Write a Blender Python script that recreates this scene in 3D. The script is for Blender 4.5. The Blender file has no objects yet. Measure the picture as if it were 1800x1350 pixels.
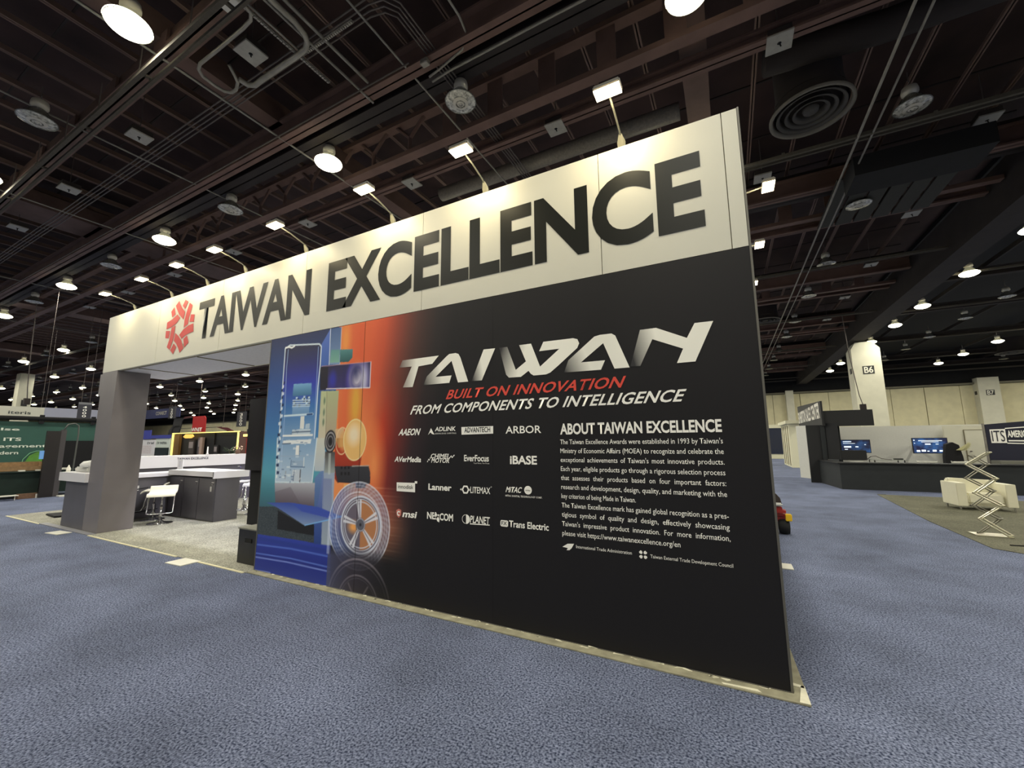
import bpy, bmesh, math, random
import numpy as np
from mathutils import Vector, Matrix
random.seed(7)
S = bpy.context.scene
COL = S.collection
# ---------------------------------------------------------------- camera
cam_d = bpy.data.cameras.new('camera'); cam = bpy.data.objects.new('camera', cam_d); COL.objects.link(cam)
cam_d.sensor_width = 36.0; cam_d.lens = 721.56/1800*36; cam_d.clip_start = 0.05; cam_d.clip_end = 400
_p, _a, _r = math.radians(8.0865), math.radians(27.70), math.radians(-.4186)
fw = Vector((-math.sin(_a)*math.cos(_p), math.cos(_a)*math.cos(_p), math.sin(_p)))
rt = Vector((math.cos(_a), math.sin(_a), 0)); up = rt.cross(fw)
r2 = rt*math.cos(_r)+up*math.sin(_r); u2 = -rt*math.sin(_r)+up*math.cos(_r)
M = Matrix((r2, u2, -fw)).transposed().to_4x4(); M.translation = Vector((0, 0, 1.55))
cam.matrix_world = M
S.camera = cam
# ---------------------------------------------------------------- world, exposure, lamp powers
W = bpy.data.worlds.new('world'); S.world = W; W.use_nodes = True
W.node_tree.nodes['Background'].inputs[0].default_value = (.9, .85, .8, 1)
W.node_tree.nodes['Background'].inputs[1].default_value = .012
S.view_settings.view_transform = 'Standard'; S.view_settings.look = 'None'
S.view_settings.exposure = 0.0; S.view_settings.gamma = 1.0; S.view_settings.use_curve_mapping = False
BAY_POWER = 175.0       # each burning high-bay lamp
BAY_COLOR = (1.0, .96, .82)
ROOM_POWER = 60.0       # each lamp on the inner side of the header
ARM_POWER = 7.0         # each arm lamp over the white header
ARM_COLOR = (1.0, .84, .50)
S.cycles.max_bounces = 6; S.cycles.diffuse_bounces = 3; S.cycles.glossy_bounces = 3; S.cycles.transmission_bounces = 4
S.cycles.sample_clamp_indirect = 4.0
# ---------------------------------------------------------------- helpers
def lin(c):
    return tuple(((v/255)/12.92 if v/255 <= .04045 else (((v/255)+.055)/1.055)**2.4) for v in c)
MATS = {}
def mat(name, c, rough=.6, metal=0, noise=0, scale=20, bump=0, emit=None, es=1, spec=.5, alpha=None):
    """sRGB colour, optional procedural mottling and relief"""
    if name in MATS: return MATS[name]
    m = bpy.data.materials.new(name); m.use_nodes = True; nt = m.node_tree; b = nt.nodes['Principled BSDF']
    col = lin(c)+(1,)
    b.inputs['Base Color'].default_value = col; b.inputs['Roughness'].default_value = rough
    b.inputs['Metallic'].default_value = metal; b.inputs['Specular IOR Level'].default_value = spec
    if noise or bump:
        tc = nt.nodes.new('ShaderNodeTexCoord'); n = nt.nodes.new('ShaderNodeTexNoise')
        n.inputs['Scale'].default_value = scale; n.inputs['Detail'].default_value = 4
        nt.links.new(tc.outputs['Object'], n.inputs['Vector'])
        if noise:
            mr = nt.nodes.new('ShaderNodeMapRange'); mr.inputs['From Min'].default_value = .3; mr.inputs['From Max'].default_value = .7
            mr.inputs['To Min'].default_value = 1-noise; mr.inputs['To Max'].default_value = 1+noise
            nt.links.new(n.outputs['Fac'], mr.inputs['Value'])
            mx = nt.nodes.new('ShaderNodeVectorMath'); mx.operation = 'SCALE'; mx.inputs[0].default_value = col[:3]
            nt.links.new(mr.outputs['Result'], mx.inputs['Scale']); nt.links.new(mx.outputs['Vector'], b.inputs['Base Color'])
        if bump:
            bp = nt.nodes.new('ShaderNodeBump'); bp.inputs['Strength'].default_value = bump; bp.inputs['Distance'].default_value = .01
            nt.links.new(n.outputs['Fac'], bp.inputs['Height']); nt.links.new(bp.outputs['Normal'], b.inputs['Normal'])
    if emit:
        b.inputs['Emission Color'].default_value = lin(emit)+(1,); b.inputs['Emission Strength'].default_value = es
        m.cycles.emission_sampling = 'NONE'
    if alpha is not None: b.inputs['Alpha'].default_value = alpha
    MATS[name] = m; return m

class MB:
    def __init__(s): s.v = []; s.f = []; s.mi = []
    def add(s, vs, fs, mi=0):
        k = len(s.v); s.v += [tuple(p) for p in vs]; s.f += [tuple(i+k for i in f) for f in fs]; s.mi += [mi]*len(fs); return s
    def box(s, x0, x1, y0, y1, z0, z1, mi=0):
        x0, x1 = sorted((x0, x1)); y0, y1 = sorted((y0, y1)); z0, z1 = sorted((z0, z1))
        return s.add([(x0,y0,z0),(x1,y0,z0),(x1,y1,z0),(x0,y1,z0),(x0,y0,z1),(x1,y0,z1),(x1,y1,z1),(x0,y1,z1)],
            [(0,3,2,1),(4,5,6,7),(0,1,5,4),(1,2,6,5),(2,3,7,6),(3,0,4,7)], mi)
    def cyl(s, p, q, r, n=10, r1=None, mi=0, caps=True):
        p, q = Vector(p), Vector(q); d = (q-p).normalized(); r1 = r if r1 is None else r1
        a = d.orthogonal().normalized(); b = d.cross(a)
        vs = [p+(a*math.cos(t)+b*math.sin(t))*r for t in [2*math.pi*i/n for i in range(n)]]
        vs += [q+(a*math.cos(t)+b*math.sin(t))*r1 for t in [2*math.pi*i/n for i in range(n)]]
        fs = [(i, (i+1) % n, n+(i+1) % n, n+i) for i in range(n)]
        if caps: fs += [tuple(range(n))[::-1], tuple(range(n, 2*n))]
        return s.add(vs, fs, mi)
    def tube(s, pts, r, n=8, mi=0):
        P = [Vector(p) for p in pts]; R = []
        T = [(P[min(i+1, len(P)-1)]-P[max(i-1, 0)]).normalized() for i in range(len(P))]
        a = T[0].orthogonal().normalized()
        for i, p in enumerate(P):
            a = (a-T[i]*a.dot(T[i])).normalized(); b = T[i].cross(a)
            R += [p+(a*math.cos(t)+b*math.sin(t))*r for t in [2*math.pi*k/n for k in range(n)]]
        fs = [(i*n+k, i*n+(k+1) % n, (i+1)*n+(k+1) % n, (i+1)*n+k) for i in range(len(P)-1) for k in range(n)]
        fs += [tuple(range(n))[::-1], tuple((len(P)-1)*n+k for k in range(n))]
        return s.add(R, fs, mi)
    def lathe(s, prof, n=24, c=(0,0,0), mi=0, close=False):
        vs = [(c[0]+r*math.cos(2*math.pi*k/n), c[1]+r*math.sin(2*math.pi*k/n), c[2]+z) for r, z in prof for k in range(n)]
        fs = [(i*n+k, i*n+(k+1) % n, (i+1)*n+(k+1) % n, (i+1)*n+k) for i in range(len(prof)-1) for k in range(n)]
        return s.add(vs, fs, mi)
    def prism(s, pts, vec, mi=0):
        n = len(pts); v = Vector(vec); vs = [Vector(p) for p in pts]; vs += [p+v for p in vs]
        fs = [tuple(range(n)), tuple(range(n, 2*n))[::-1]]+[(i, (i+1) % n, n+(i+1) % n, n+i) for i in range(n)]
        return s.add(vs, fs, mi)
    def build(s, name, m, parent=None, smooth=False, bevel=0, local=False, **props):
        me = bpy.data.meshes.new(name)
        off = Vector((0,0,0))
        if parent is not None and not local:
            q = parent
            while q is not None: off += q.location; q = q.parent
        me.from_pydata([tuple(Vector(v)-off) for v in s.v], [], s.f)
        for mm in (m if isinstance(m, (list, tuple)) else [m]): me.materials.append(mm)
        me.polygons.foreach_set('material_index', s.mi)
        bm = bmesh.new(); bm.from_mesh(me)
        bmesh.ops.recalc_face_normals(bm, faces=bm.faces)
        if bevel:
            bmesh.ops.bevel(bm, geom=[e for e in bm.edges if len(e.link_faces) == 2 and e.calc_face_angle(0) > .5], offset=bevel, segments=2, affect='EDGES', clamp_overlap=True)
        bm.to_mesh(me); bm.free()
        if smooth:
            for p in me.polygons: p.use_smooth = True
            me.update()
        o = bpy.data.objects.new(name, me); COL.objects.link(o)
        if parent is not None: o.parent = parent
        for k, v in props.items(): o[k] = v
        return o
def thing(name, label, cat, loc=(0,0,0), group=None, rz=0):
    o = bpy.data.objects.new(name, None); COL.objects.link(o); o.location = loc; o.rotation_euler = (0,0,rz)
    o.empty_display_size = .2
    o['label'] = label; o['category'] = cat
    if group: o['group'] = group
    return o
def tag(o, label, cat, group=None):
    o['label'] = label; o['category'] = cat
    if group: o['group'] = group
    return o
def copy_tree(o, loc=None, parent=None, label=None, group=None, light=True):
    c = o.copy(); COL.objects.link(c); c.parent = parent
    for ch in list(o.children):
        if ch.type == 'LIGHT' and not light: continue
        copy_tree(ch, None, c)
    if loc is not None: c.location = loc
    if label: c['label'] = label
    if group: c['group'] = group
    return c
def structure(o, label=None):
    o['kind'] = 'structure'
    if label: o['label'] = label
    return o
def fontmesh(txt, bold=0.0, res=3, spacing=1.0, wspace=1.0):
    cu = bpy.data.curves.new('t', 'FONT'); cu.body = txt; cu.size = 1.0; cu.resolution_u = res; cu.offset = bold
    cu.space_character = spacing; cu.space_word = wspace
    o = bpy.data.objects.new('t', cu); COL.objects.link(o)
    dg = bpy.context.evaluated_depsgraph_get(); dg.update()
    me = bpy.data.meshes.new_from_object(o.evaluated_get(dg)); bpy.data.objects.remove(o); bpy.data.curves.remove(cu)
    return me
_cap = [None]
def text(name, txt, m, o, u, v, w, h, parent, bold=.012, shear=0, res=3, spacing=1.0, wspace=1.0, **props):
    """flat print: o = left end of the baseline, u reading direction, v up; w overall width, h capital height"""
    if _cap[0] is None:
        t = fontmesh('H'); _cap[0] = max(x.co.y for x in t.vertices); bpy.data.meshes.remove(t)
    me = fontmesh(txt, bold, res, spacing, wspace); xs = [x.co.x for x in me.vertices]; x0, x1 = min(xs), max(xs)
    u, v = Vector(u).normalized(), Vector(v).normalized(); off = Vector(o)
    if parent is not None:
        q = parent
        while q is not None: off = off-q.location; q = q.parent
    sy = h/_cap[0]; sx = (w-shear*h)/(x1-x0)
    for x in me.vertices:
        a, b = (x.co.x-x0)*sx, x.co.y*sy
        x.co = off+u*(a+shear*b)+v*b
    me.materials.clear(); me.materials.append(m)
    ob = bpy.data.objects.new(name, me); COL.objects.link(ob); ob.parent = parent
    for k, val in props.items(): ob[k] = val
    return ob
def flat(name, polys, m, parent, y, **props):
    """flat printed shapes on the plane Y = y from lists of (x, z)"""
    mb = MB()
    for p in polys: mb.add([(a, y, b) for a, b in p], [tuple(range(len(p)))])
    return mb.build(name, m, parent, **props)
# ================================================================ SETTING
def carpet(name, c1, c2, scale, big=1.2, amt=.35, detail=2.0):
    m = bpy.data.materials.new(name); m.use_nodes = True; nt = m.node_tree; b = nt.nodes['Principled BSDF']
    N, L = nt.nodes.new, nt.links.new
    tc = N('ShaderNodeTexCoord'); n1 = N('ShaderNodeTexNoise'); n1.inputs['Scale'].default_value = scale; n1.inputs['Detail'].default_value = detail
    n2 = N('ShaderNodeTexNoise'); n2.inputs['Scale'].default_value = big; n2.inputs['Detail'].default_value = 6; n2.inputs['Roughness'].default_value = .65
    for n in (n1, n2): L(tc.outputs['Object'], n.inputs['Vector'])
    r = N('ShaderNodeMapRange'); r.inputs['From Min'].default_value = .33; r.inputs['From Max'].default_value = .67
    L(n1.outputs['Fac'], r.inputs['Value'])
    mx = N('ShaderNodeMix'); mx.data_type = 'RGBA'; mx.inputs[6].default_value = lin(c1)+(1,); mx.inputs[7].default_value = lin(c2)+(1,)
    L(r.outputs['Result'], mx.inputs['Factor'])
    r2_ = N('ShaderNodeMapRange'); r2_.inputs['From Min'].default_value = .3; r2_.inputs['From Max'].default_value = .7
    r2_.inputs['To Min'].default_value = 1-amt; r2_.inputs['To Max'].default_value = 1+amt
    L(n2.outputs['Fac'], r2_.inputs['Value'])
    sc = N('ShaderNodeVectorMath'); sc.operation = 'SCALE'; L(mx.outputs[2], sc.inputs[0]); L(r2_.outputs['Result'], sc.inputs['Scale'])
    L(sc.outputs['Vector'], b.inputs['Base Color']); b.inputs['Roughness'].default_value = .95; b.inputs['Specular IOR Level'].default_value = .15
    bp = N('ShaderNodeBump'); bp.inputs['Strength'].default_value = .5; bp.inputs['Distance'].default_value = .006
    L(n1.outputs['Fac'], bp.inputs['Height']); L(bp.outputs['Normal'], b.inputs['Normal'])
    return m
M_blue = carpet('blue_carpet', (34,43,66), (134,142,168), 78, .9, .30, 2.5)
M_grey = carpet('grey_carpet', (112,112,104), (176,174,160), 75, 2.5, .18)
M_olive = carpet('olive_carpet', (84,84,70), (116,114,98), 60, .8, .25)
M_conc = mat('bare_concrete', (150,146,124), .85, noise=.25, scale=9, bump=.3)
M_black = mat('black_drape', (14,14,17), .9, noise=.2, scale=3)
M_deck = mat('dark_deck', (56,40,38), .9, noise=.45, scale=.7)
M_steel = mat('brown_steel', (92,70,62), .75, noise=.2, scale=2)
M_red = mat('red_oxide_steel', (100,76,68), .75, noise=.18, scale=2)
M_dark = mat('dark_steel', (40,33,31), .85, noise=.2, scale=2)
M_cond = mat('galvanised_conduit', (138,134,126), .5, metal=.4, noise=.15, scale=6)
M_cond2 = mat('dull_conduit', (96,88,84), .6, metal=.3, noise=.15, scale=6)
M_rail = mat('painted_rail', (84,79,71), .9, noise=.1, spec=.15)
M_precast = mat('cream_precast', (214,206,168), .8, noise=.07, scale=1.5)
M_cream = mat('cream_paint', (206,203,182), .7, noise=.05, scale=2)
M_seam = mat('seam_dark', (120,112,88), .9)

fl = MB(); fl.box(-165, 45, -25, 60, -.12, 0); structure(fl.build('floor', M_blue), 'blue speckled exhibition hall carpet')

ceiling = bpy.data.objects.new('ceiling', None); COL.objects.link(ceiling); ceiling['kind'] = 'structure'; ceiling['label'] = 'dark open steel ceiling of the hall'
c = MB(); c.box(-165, 45, -25, 60, 10.7, 11.5); c.build('deck', M_deck, ceiling)
# bay after bay: twin rail, double beam and truss, all running left to right
RAILS = [-5.6, 2.75, 11.05, 19.4, 27.6, 36.7, 45.2, 53.6]
for k, y in enumerate(RAILS):
    m = MB(); m.box(-160, 7.35, y-.035, y+.035, 8.28, 8.36); m.box(-160, 7.35, y+.16, y+.21, 8.30, 8.36)
    for i in range(60): m.box(7-2.7*i, 7.06-2.7*i, y-.03, y+.22, 8.36, 8.40)
    m.build('strut_rail', M_rail, ceiling)
def ibeam(mb, y, x0, x1, z0, z1, fwid, t=.05, web=.03):
    mb.box(x0, x1, y-fwid/2, y+fwid/2, z0, z0+t); mb.box(x0, x1, y-fwid/2, y+fwid/2, z1-t, z1); mb.box(x0, x1, y-web/2, y+web/2, z0, z1)
for k, b0 in enumerate([-3.4, 5.45, 14.1, 22.7, 31.5, 40.3, 49.2]):
    m = MB(); ibeam(m, b0, -160, 7.35, 8.8, 9.35, .26); m.build('beam', M_red, ceiling)
    m = MB(); ibeam(m, b0+.62, -160, 7.35, 9.0, 9.75, .42); m.build('beam', M_dark, ceiling)
    m = MB(); ibeam(m, b0+2.65, -160, 7.35, 8.82, 9.1, .24); m.build('beam', M_red, ceiling)
    # ladder truss with batten plates and K braces
    y = b0+1.85; ch = MB(); ch.box(-160, 7.35, y-.12, y+.12, 8.8, 8.92); ch.box(-160, 7.35, y-.12, y+.12, 9.78, 9.9)
    ch.build('truss_chord', M_red, ceiling)
    if k < 4:
        for j, x in enumerate([v*1.28-.35 for v in range(-16 if k < 2 else -8, 6)]):
            if x > 6.9: continue
            q = MB()
            if x > -5.6: q.box(x-.19, x+.19, y-.07, y-.03, 8.86, 9.85)
            else:
                q.cyl((x-.45, y, 9.8), (x, y, 9.35), .05, 6); q.cyl((x+.45, y, 9.8), (x, y, 9.35), .05, 6); q.cyl((x, y, 9.38), (x, y, 8.88), .05, 6)
            q.build('batten_plate' if x > -5.6 else 'truss_brace', M_red, ceiling)
# joists running away from the camera
for i in range(62):
    x = 6.6-1.1*i
    m = MB(); m.box(x-.05, x+.05, -20, 58, 9.95, 9.98); m.box(x-.012, x+.012, -20, 58, 9.95, 10.1)
    m.build('joist', mat('joist_flange', (116,94,84), .8), ceiling)
for i in range(28):
    y = -2+2.1*i; m = MB(); m.box(-60, 7.3, y-.018, y+.018, 10.1, 10.13); m.build('cross_bracing', M_dark, ceiling)
# broad brown girders above the lamp rows
for x, w, z in ((-.1, .5, 9.25), (-9.35, .42, 9.3), (-20.2, 1.5, 9.3), (-34.4, 1.2, 9.3), (-51.7, 1.2, 9.3), (-69.6, 1.2, 9.3)):
    m = MB(); m.box(x-w/2, x+w/2, -20, 58, z, z+.5); m.build('girder', M_steel, ceiling)
m = MB(); m.box(-40, 7.3, 2.95, 3.3, 9.0, 9.06); m.box(-40, 7.3, 3.05, 3.12, 9.0, 9.5); m.build('beam', M_steel, ceiling)
for x in [v*2.2-38 for v in range(20)]:
    q = MB(); q.box(x, x+.5, 2.97, 3.02, 9.1, 9.4); q.build('batten_plate', M_red, ceiling)
# dropped beam along the right-hand column row, and the flatter ceiling beyond it
m = MB(); m.box(8.35, 45, -25, 60, 10.5, 10.7); m.build('deck_lining', M_black, ceiling)
m = MB(); m.box(7.4, 8.3, -20, 58, 8.0, 9.4); m.build('dropped_beam', M_dark, ceiling)
for y in (11.05, 17.6, 24.0, 29.9, 38.6, 48.1, 54.3):
    m = MB(); m.box(8.3, 44, y-.05, y+.05, 8.6, 8.68); m.build('strut_rail', M_rail, ceiling)
    m = MB(); ibeam(m, y+2.2, 8.3, 44, 9.0, 9.4, .3); m.build('beam', M_dark, ceiling)
for x in (11, 14.6, 18.5, 22.5, 27, 32):
    m = MB(); m.box(x-.04, x+.04, -20, 58, 9.4, 9.6); m.build('joist', M_dark, ceiling)
# conduits running away from the camera
def run(name, pts, r, mt=M_cond): return MB().tube(pts, r, 8).build(name, mt, ceiling, smooth=True)
for x, r in ((-8.4, .024), (-11.93, .02), (-4.73, .02), (-16.75, .02), (-25.5, .02), (-34.2, .02)):
    run('conduit', [(x*1.075, -15, 8.82), (x*1.075, 57, 8.82)], r)
for x, r in ((3.04, .028), (3.3, .022)): run('conduit', [(x, -15, 8.3), (x, 57, 8.3)], r)
run('conduit', [(-6.25, -4, 8.78), (-6.25, 5.6, 8.78)], .025); run('conduit', [(-5.98, -4, 8.8), (-5.98, 5.2, 8.8)], .03)
run('conduit', [(-6.56, 3.1, 8.78), (-6.56, 4.1, 8.78)], .02)
s = MB()
for i in range(30): s.box(-6.70, -6.66, 3.1+i*.058, 3.14+i*.058, 8.78, 8.8)
s.box(-6.71, -6.65, 3.1, 4.84, 8.8, 8.83); s.build('perforated_strut', M_cond, ceiling)
s = MB()
for i in range(24): s.box(-6.45+i*.05, -6.42+i*.05, 4.16, 4.2, 8.76, 8.78)
s.box(-6.45, -5.27, 4.15, 4.21, 8.78, 8.81); s.build('perforated_strut', M_cond, ceiling)
for i in range(4):
    run('conduit', [(-60, 4.15+.085*i, 9.0), (-4.9-.06*i, 4.15+.085*i, 9.0), (-4.6-.06*i, 4.2+.085*i, 8.98), (-4.42-.07*i, 4.45+.05*i, 8.95), (-4.42-.07*i, 5.7, 8.95), (-4.42-.07*i, 30, 8.95)], .015, M_cond2)
run('conduit', [(-3.64, -3, 8.9), (-3.64, 5.05, 8.9), (-3.70, 5.4, 8.88), (-3.9, 5.52, 8.8), (-4.5, 5.6, 8.74), (-4.75, 5.62, 8.72)], .022)
run('conduit', [(-3.52, -3, 8.9), (-3.52, 4.75, 8.9)], .022)
run('conduit', [(-4.75, 5.72, 8.70), (-4.3, 5.70, 8.72), (-2.6, 5.68, 8.72), (7, 5.68, 8.72)], .022)
run('conduit', [(-60, 5.2, 8.72), (-4.9, 5.2, 8.72)], .016, M_cond2)
run('pipe', [(-5.95,2.2,8.75),(-6.13,3.3,8.75),(-6.12,3.69,8.75),(-6.17,3.93,8.75),(-6.26,4.04,8.75),(-6.4,4.11,8.75),(-6.57,4.12,8.75),(-7.76,4.12,8.75),(-8.0,4.13,8.75),(-8.12,4.06,8.75),(-8.14,3.9,8.75)], .05)
run('pipe', [(-6.6,3.05,8.8),(-6.68,3.28,8.8),(-6.8,3.35,8.8),(-7.07,3.37,8.8),(-7.88,3.38,8.8),(-8.5,3.38,8.8),(-8.66,3.43,8.8),(-8.76,3.55,8.8),(-8.78,3.79,8.8),(-8.76,3.95,8.8),(-8.66,4.04,8.8),(-8.5,4.04,8.8),(-8.3,3.96,8.8),(-8.2,3.86,8.8),(-8.14,3.7,8.9)], .032)
b = MB(); b.box(-6.9, -6.55, 2.88, 3.12, 8.66, 8.82); b.build('junction_box', mat('white_enamel', (205,203,198), .4), ceiling, bevel=.01)
b = MB(); b.box(-4.72, -4.56, 5.3, 5.42, 8.7, 8.8); b.build('junction_box', M_cond, ceiling, bevel=.01)
for i in range(16):   # hanger rods of the rails
    x = -20+i*1.8; q = MB(); q.cyl((x, 2.75, 8.36), (x, 2.75, 9.0), .012, 6); q.build('hanger_rod', M_cond2, ceiling)
# pale ceiling tiles seen between the beams
M_tile = mat('grey_tile', (118,112,110), .8, noise=.25, scale=6)
for x0, x1, y0, y1 in ((-4.6,-3.35,6.45,6.95),(-3.2,-2.65,6.45,6.95),(-2.55,-1.95,6.45,6.95),(-7.75,-7.2,6.5,6.95),(-7.1,-6.55,6.5,6.95),(-6.45,-5.65,6.5,6.95),(-9.6,-9.0,6.5,6.95),(-8.6,-7.95,6.5,6.95),(-11.6,-10.9,6.5,6.95),(-10.7,-10,6.5,6.95),(-1.6,-.7,6.45,6.9)):
    q = MB(); q.box(x0, x1, y0, y1, 9.92, 9.97); q.build('ceiling_tile', M_tile, ceiling)
# duct box and sheet panels above the right aisle
q = MB(); q.box(3.2, 5.7, 12.2, 13.2, 8.0, 8.5); q.build('duct', M_black, ceiling)
for i in range(6):
    q = MB(); q.box(3.1+.47*i, 3.5+.47*i, 13.3, 16.2, 8.55, 8.6); q.build('ceiling_panel', mat('green_grey_sheet', (44,43,38), .8, noise=.2), ceiling)
q = MB(); q.tube([(1.2, 9.2, 9.4), (3.2, 9.4, 9.4), (7.3, 9.4, 9.4)], .28, 12); q.build('duct', M_dark, ceiling, smooth=True)
q = MB(); q.tube([(-7.5, 9.6, 9.3), (-.5, 9.6, 9.3)], .2, 12); q.build('duct', mat('grey_duct', (120,112,100), .5, noise=.2), ceiling, smooth=True)

# ---- walls of the hall
wb = bpy.data.objects.new('wall_back', None); COL.objects.link(wb); wb['kind'] = 'structure'; wb['label'] = 'cream precast wall under a black upper band'
for i in range(36):
    x1 = 29.2-5.4*i
    for a, bb in ((x1-5.38, x1-2.74), (x1-2.7, x1-.04)):
        q = MB(); q.box(a, bb, 58, 58.2, 0, 6.95); q.build('wall_panel', M_precast, wb)
q = MB(); q.box(-165, 45, 58.15, 58.4, 0, 7.0); q.build('wall_core', M_seam, wb)
q = MB(); q.box(-165, 45, 57.6, 58.4, 6.98, 7.15); q.build('wall_ledge', mat('ledge_grey', (120,116,98), .8), wb)
q = MB(); q.box(-165, 45, 57.9, 58.4, 7.15, 11.3); q.build('black_band', M_black, wb)
q = MB(); q.box(-165, 45, 57.5, 57.6, 8.45, 8.6); q.build('pale_rail', M_rail, wb)
structure(MB().box(-165.2, -165, -25, 60, 0, 11.5).build('wall_left', M_precast), 'far left end wall of the hall')
structure(MB().box(45, 45.2, -25, 60, 0, 11.5).build('wall_right', M_precast), 'right end wall of the hall')
structure(MB().box(-165, 45, -25.2, -25, 0, 11.5).build('wall_front', M_precast), 'wall behind the photographer')

# ---- concrete columns of the right-hand row
def column(x0, x1, y0, y1, ztop, taper, txt, lab):
    t = thing('concrete_column', lab, 'column', ((x0+x1)/2, (y0+y1)/2, 0))
    m = MB(); m.prism([(x0, y0, 0), (x1, y0, 0), (x1, y0, ztop), (x1-taper, y0, ztop+.45), (x0+taper*.6, y0, ztop+.45), (x0, y0, ztop)], (0, y1-y0, 0))
    m.build('shaft', M_cream, t)
    w = x1-x0
    MB().box(x0+w*.33, x0+w*.72, y0-.02, y0, 5.78, 6.3).build('number_plate', mat('plate_black', (22,22,20), .5), t)
    text('number', txt, mat('plate_white', (225,222,205), .6), (x0+w*.37, y0-.025, 5.85), (1,0,0), (0,0,1), w*.31, .38, t, bold=.02)
    MB().box(x0-.02, x0, y0+.35, y0+.75, 5.9, 6.25).build('number_plate', MATS['plate_black'], t)
    return t
column(7.5, 8.98, 34, 35.3, 7.45, .4, 'B6', 'cream concrete column marked B6 rising behind the sales booth')
column(22.05, 23.55, 57, 58.6, 7.1, 0, 'B7', 'cream wall pilaster marked B7 above the banner at right')
t = thing('wall_pilaster', 'narrow cream pilaster on back wall behind the sales sign', 'column', (6.6, 57.6, 0))
MB().box(6.15, 6.9, 57.2, 58, 0, 7.3).build('shaft', M_cream, t)
for i, (x, y, w, lab) in enumerate(((-61.5, 12.7, 1.25, 'pale square column far off above the white hanging banner'),)):
    t = thing('concrete_column', lab, 'column', (x, y, 0))
    MB().box(x-.6, x+.6, y, y+.95, 0, 8.6).build('shaft', M_cream, t)
    MB().box(x+.6, x+.62, y+.3, y+.7, 5.4, 6.0).build('number_plate', MATS['plate_black'], t)

# ---- floor coverings
t = thing('booth_carpet', 'pale grey booth carpet inside the archway, on the blue carpet', 'carpet', (-7, 6, 0))
MB().box(-14.45, .28, 3.26, 12.5, .0, .008).build('carpet_sheet', M_grey, t)
MB().box(-14.45, -5.32, 3.14, 3.26, .0, .008).build('carpet_edge', M_grey, t)
for x0, x1 in ((-14.4,-12.35),(-9.95,-8.1),(-8.06,-6.95),(-6.6,-5.35)):
    MB().box(x0, x1, 3.115, 3.145, .0, .010).build('edge_tape', mat('cream_tape', (214,208,176), .7), t)
MB().box(-12.35, -9.98, 3.13, 3.24, .001, .012).build('edge_strip', mat('zinc_strip', (128,128,134), .5, noise=.2), t)
t = thing('concrete_strip', 'bare concrete strip with torn tape along foot of graphic wall', 'floor strip', (-2.5, 3.2, 0))
MB().prism([(-5.32, 3.15, .002), (.31, 3.15, .002), (.285, 3.9, .002), (.24, 3.9, .002), (.24, 3.26, .002), (-5.32, 3.26, .002)], (0, 0, .008)).build('slab', M_conc, t)
rng = random.Random(3)
M_tape = mat('torn_tape', (226,222,200), .6, noise=.1, scale=30)
for i in range(54):
    x = -5.25+i*.1+rng.uniform(-.03, .03); w = rng.uniform(.02, .06) if i < 40 else rng.uniform(.05, .1); y = 3.235+rng.uniform(-.02, .01)
    pts = [(x+rng.uniform(-.01,.01)+w*f, y+rng.uniform(-.012,.012)*g, .011) for f, g in ((0,1),(.5,1),(1,1),(1.1,.5),(.6,-1.6),(.1,-1.2))]
    if i % 3 != 1: MB().prism(pts, (0,0,.004)).build('torn_tape', M_tape, t)
MB().prism([(.255,3.155,.011),(.31,3.155,.011),(.305,3.36,.011),(.285,3.36,.011)], (0,0,.003)).build('torn_tape', M_tape, t)
MB().prism([(.215,3.38,.011),(.30,3.36,.011),(.30,3.33,.011),(.24,3.34,.011)], (0,0,.003)).build('torn_tape', M_tape, t)
MB().prism([(-.15,3.16,.011),(.06,3.165,.011),(.04,3.19,.011),(-.16,3.175,.011)], (0,0,.003)).build('torn_tape', M_tape, t)
m = MB(); m.prism([(3.25,10.9,.001),(3.2,8.6,.001),(3.9,7.9,.001),(12,7.4,.001),(12,14.9,.001),(3.6,15.5,.001)], (0,0,.006))
tag(m.build('lounge_carpet', M_olive), 'olive grey carpet under the white sofa in right aisle', 'carpet')
M_plate = mat('white_plate', (222,220,208), .5)
for (x, y, w, d, a, lab) in ((-10.75, 2.98, .42, .2, .1, 'white floor sheet on blue carpet beside the column foot'), (-6.55, 3.03, .36, .24, .05, 'white floor sheet at edge of pale carpet near the archway'), (.47, 6.3, .2, .25, 0, 'white floor sheet half hidden behind right end of graphic wall')):
    t = tag(MB().box(-w/2, w/2, -d/2, d/2, 0, .012).build('floor_sheet', M_plate, bevel=.003), lab, 'paper'); t.location = (x, y, .001); t.rotation_euler.z = a
# ================================================================ MAIN BOOTH
M_header = mat('header_white', (208,206,192), .45, noise=.02, scale=1.5)
M_letter = mat('letter_black', (20,22,18), .38, spec=.22)
M_alu = mat('aluminium_edge', (104,102,96), .5, metal=.4)
M_graph = mat('graphite_laminate', (116,111,114), .45, noise=.05, scale=3)
M_wdark = mat('mural_dark', (29,28,31), .55, spec=.25)
M_pwhite = mat('print_white', (252,250,242), .6)
M_pred = mat('print_red', (225,74,58), .6)
YW = 3.25
hs = thing('header_sign', 'long white header beam with black lettering and red woven emblem', 'sign', (-5.2, 3.4, 2.93))
SE = [-10.66, -8.58, -6.64, -4.71, -2.78, -.845, .115, .222]
for a, b in zip(SE[:-1], SE[1:]):
    MB().box(a+.003, b-.003, YW, YW+.05, 2.935, 4.035).build('header_panel', M_header, hs)
MB().box(-10.66, .222, YW+.052, YW+.09, 2.935, 4.03).build('header_backing', M_seam, hs)
MB().box(-10.66, -5.3, YW+.09, YW+.98, 2.935, 3.0).build('soffit', mat('soffit_grey', (222,222,232), .5, noise=.06), hs)
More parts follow.
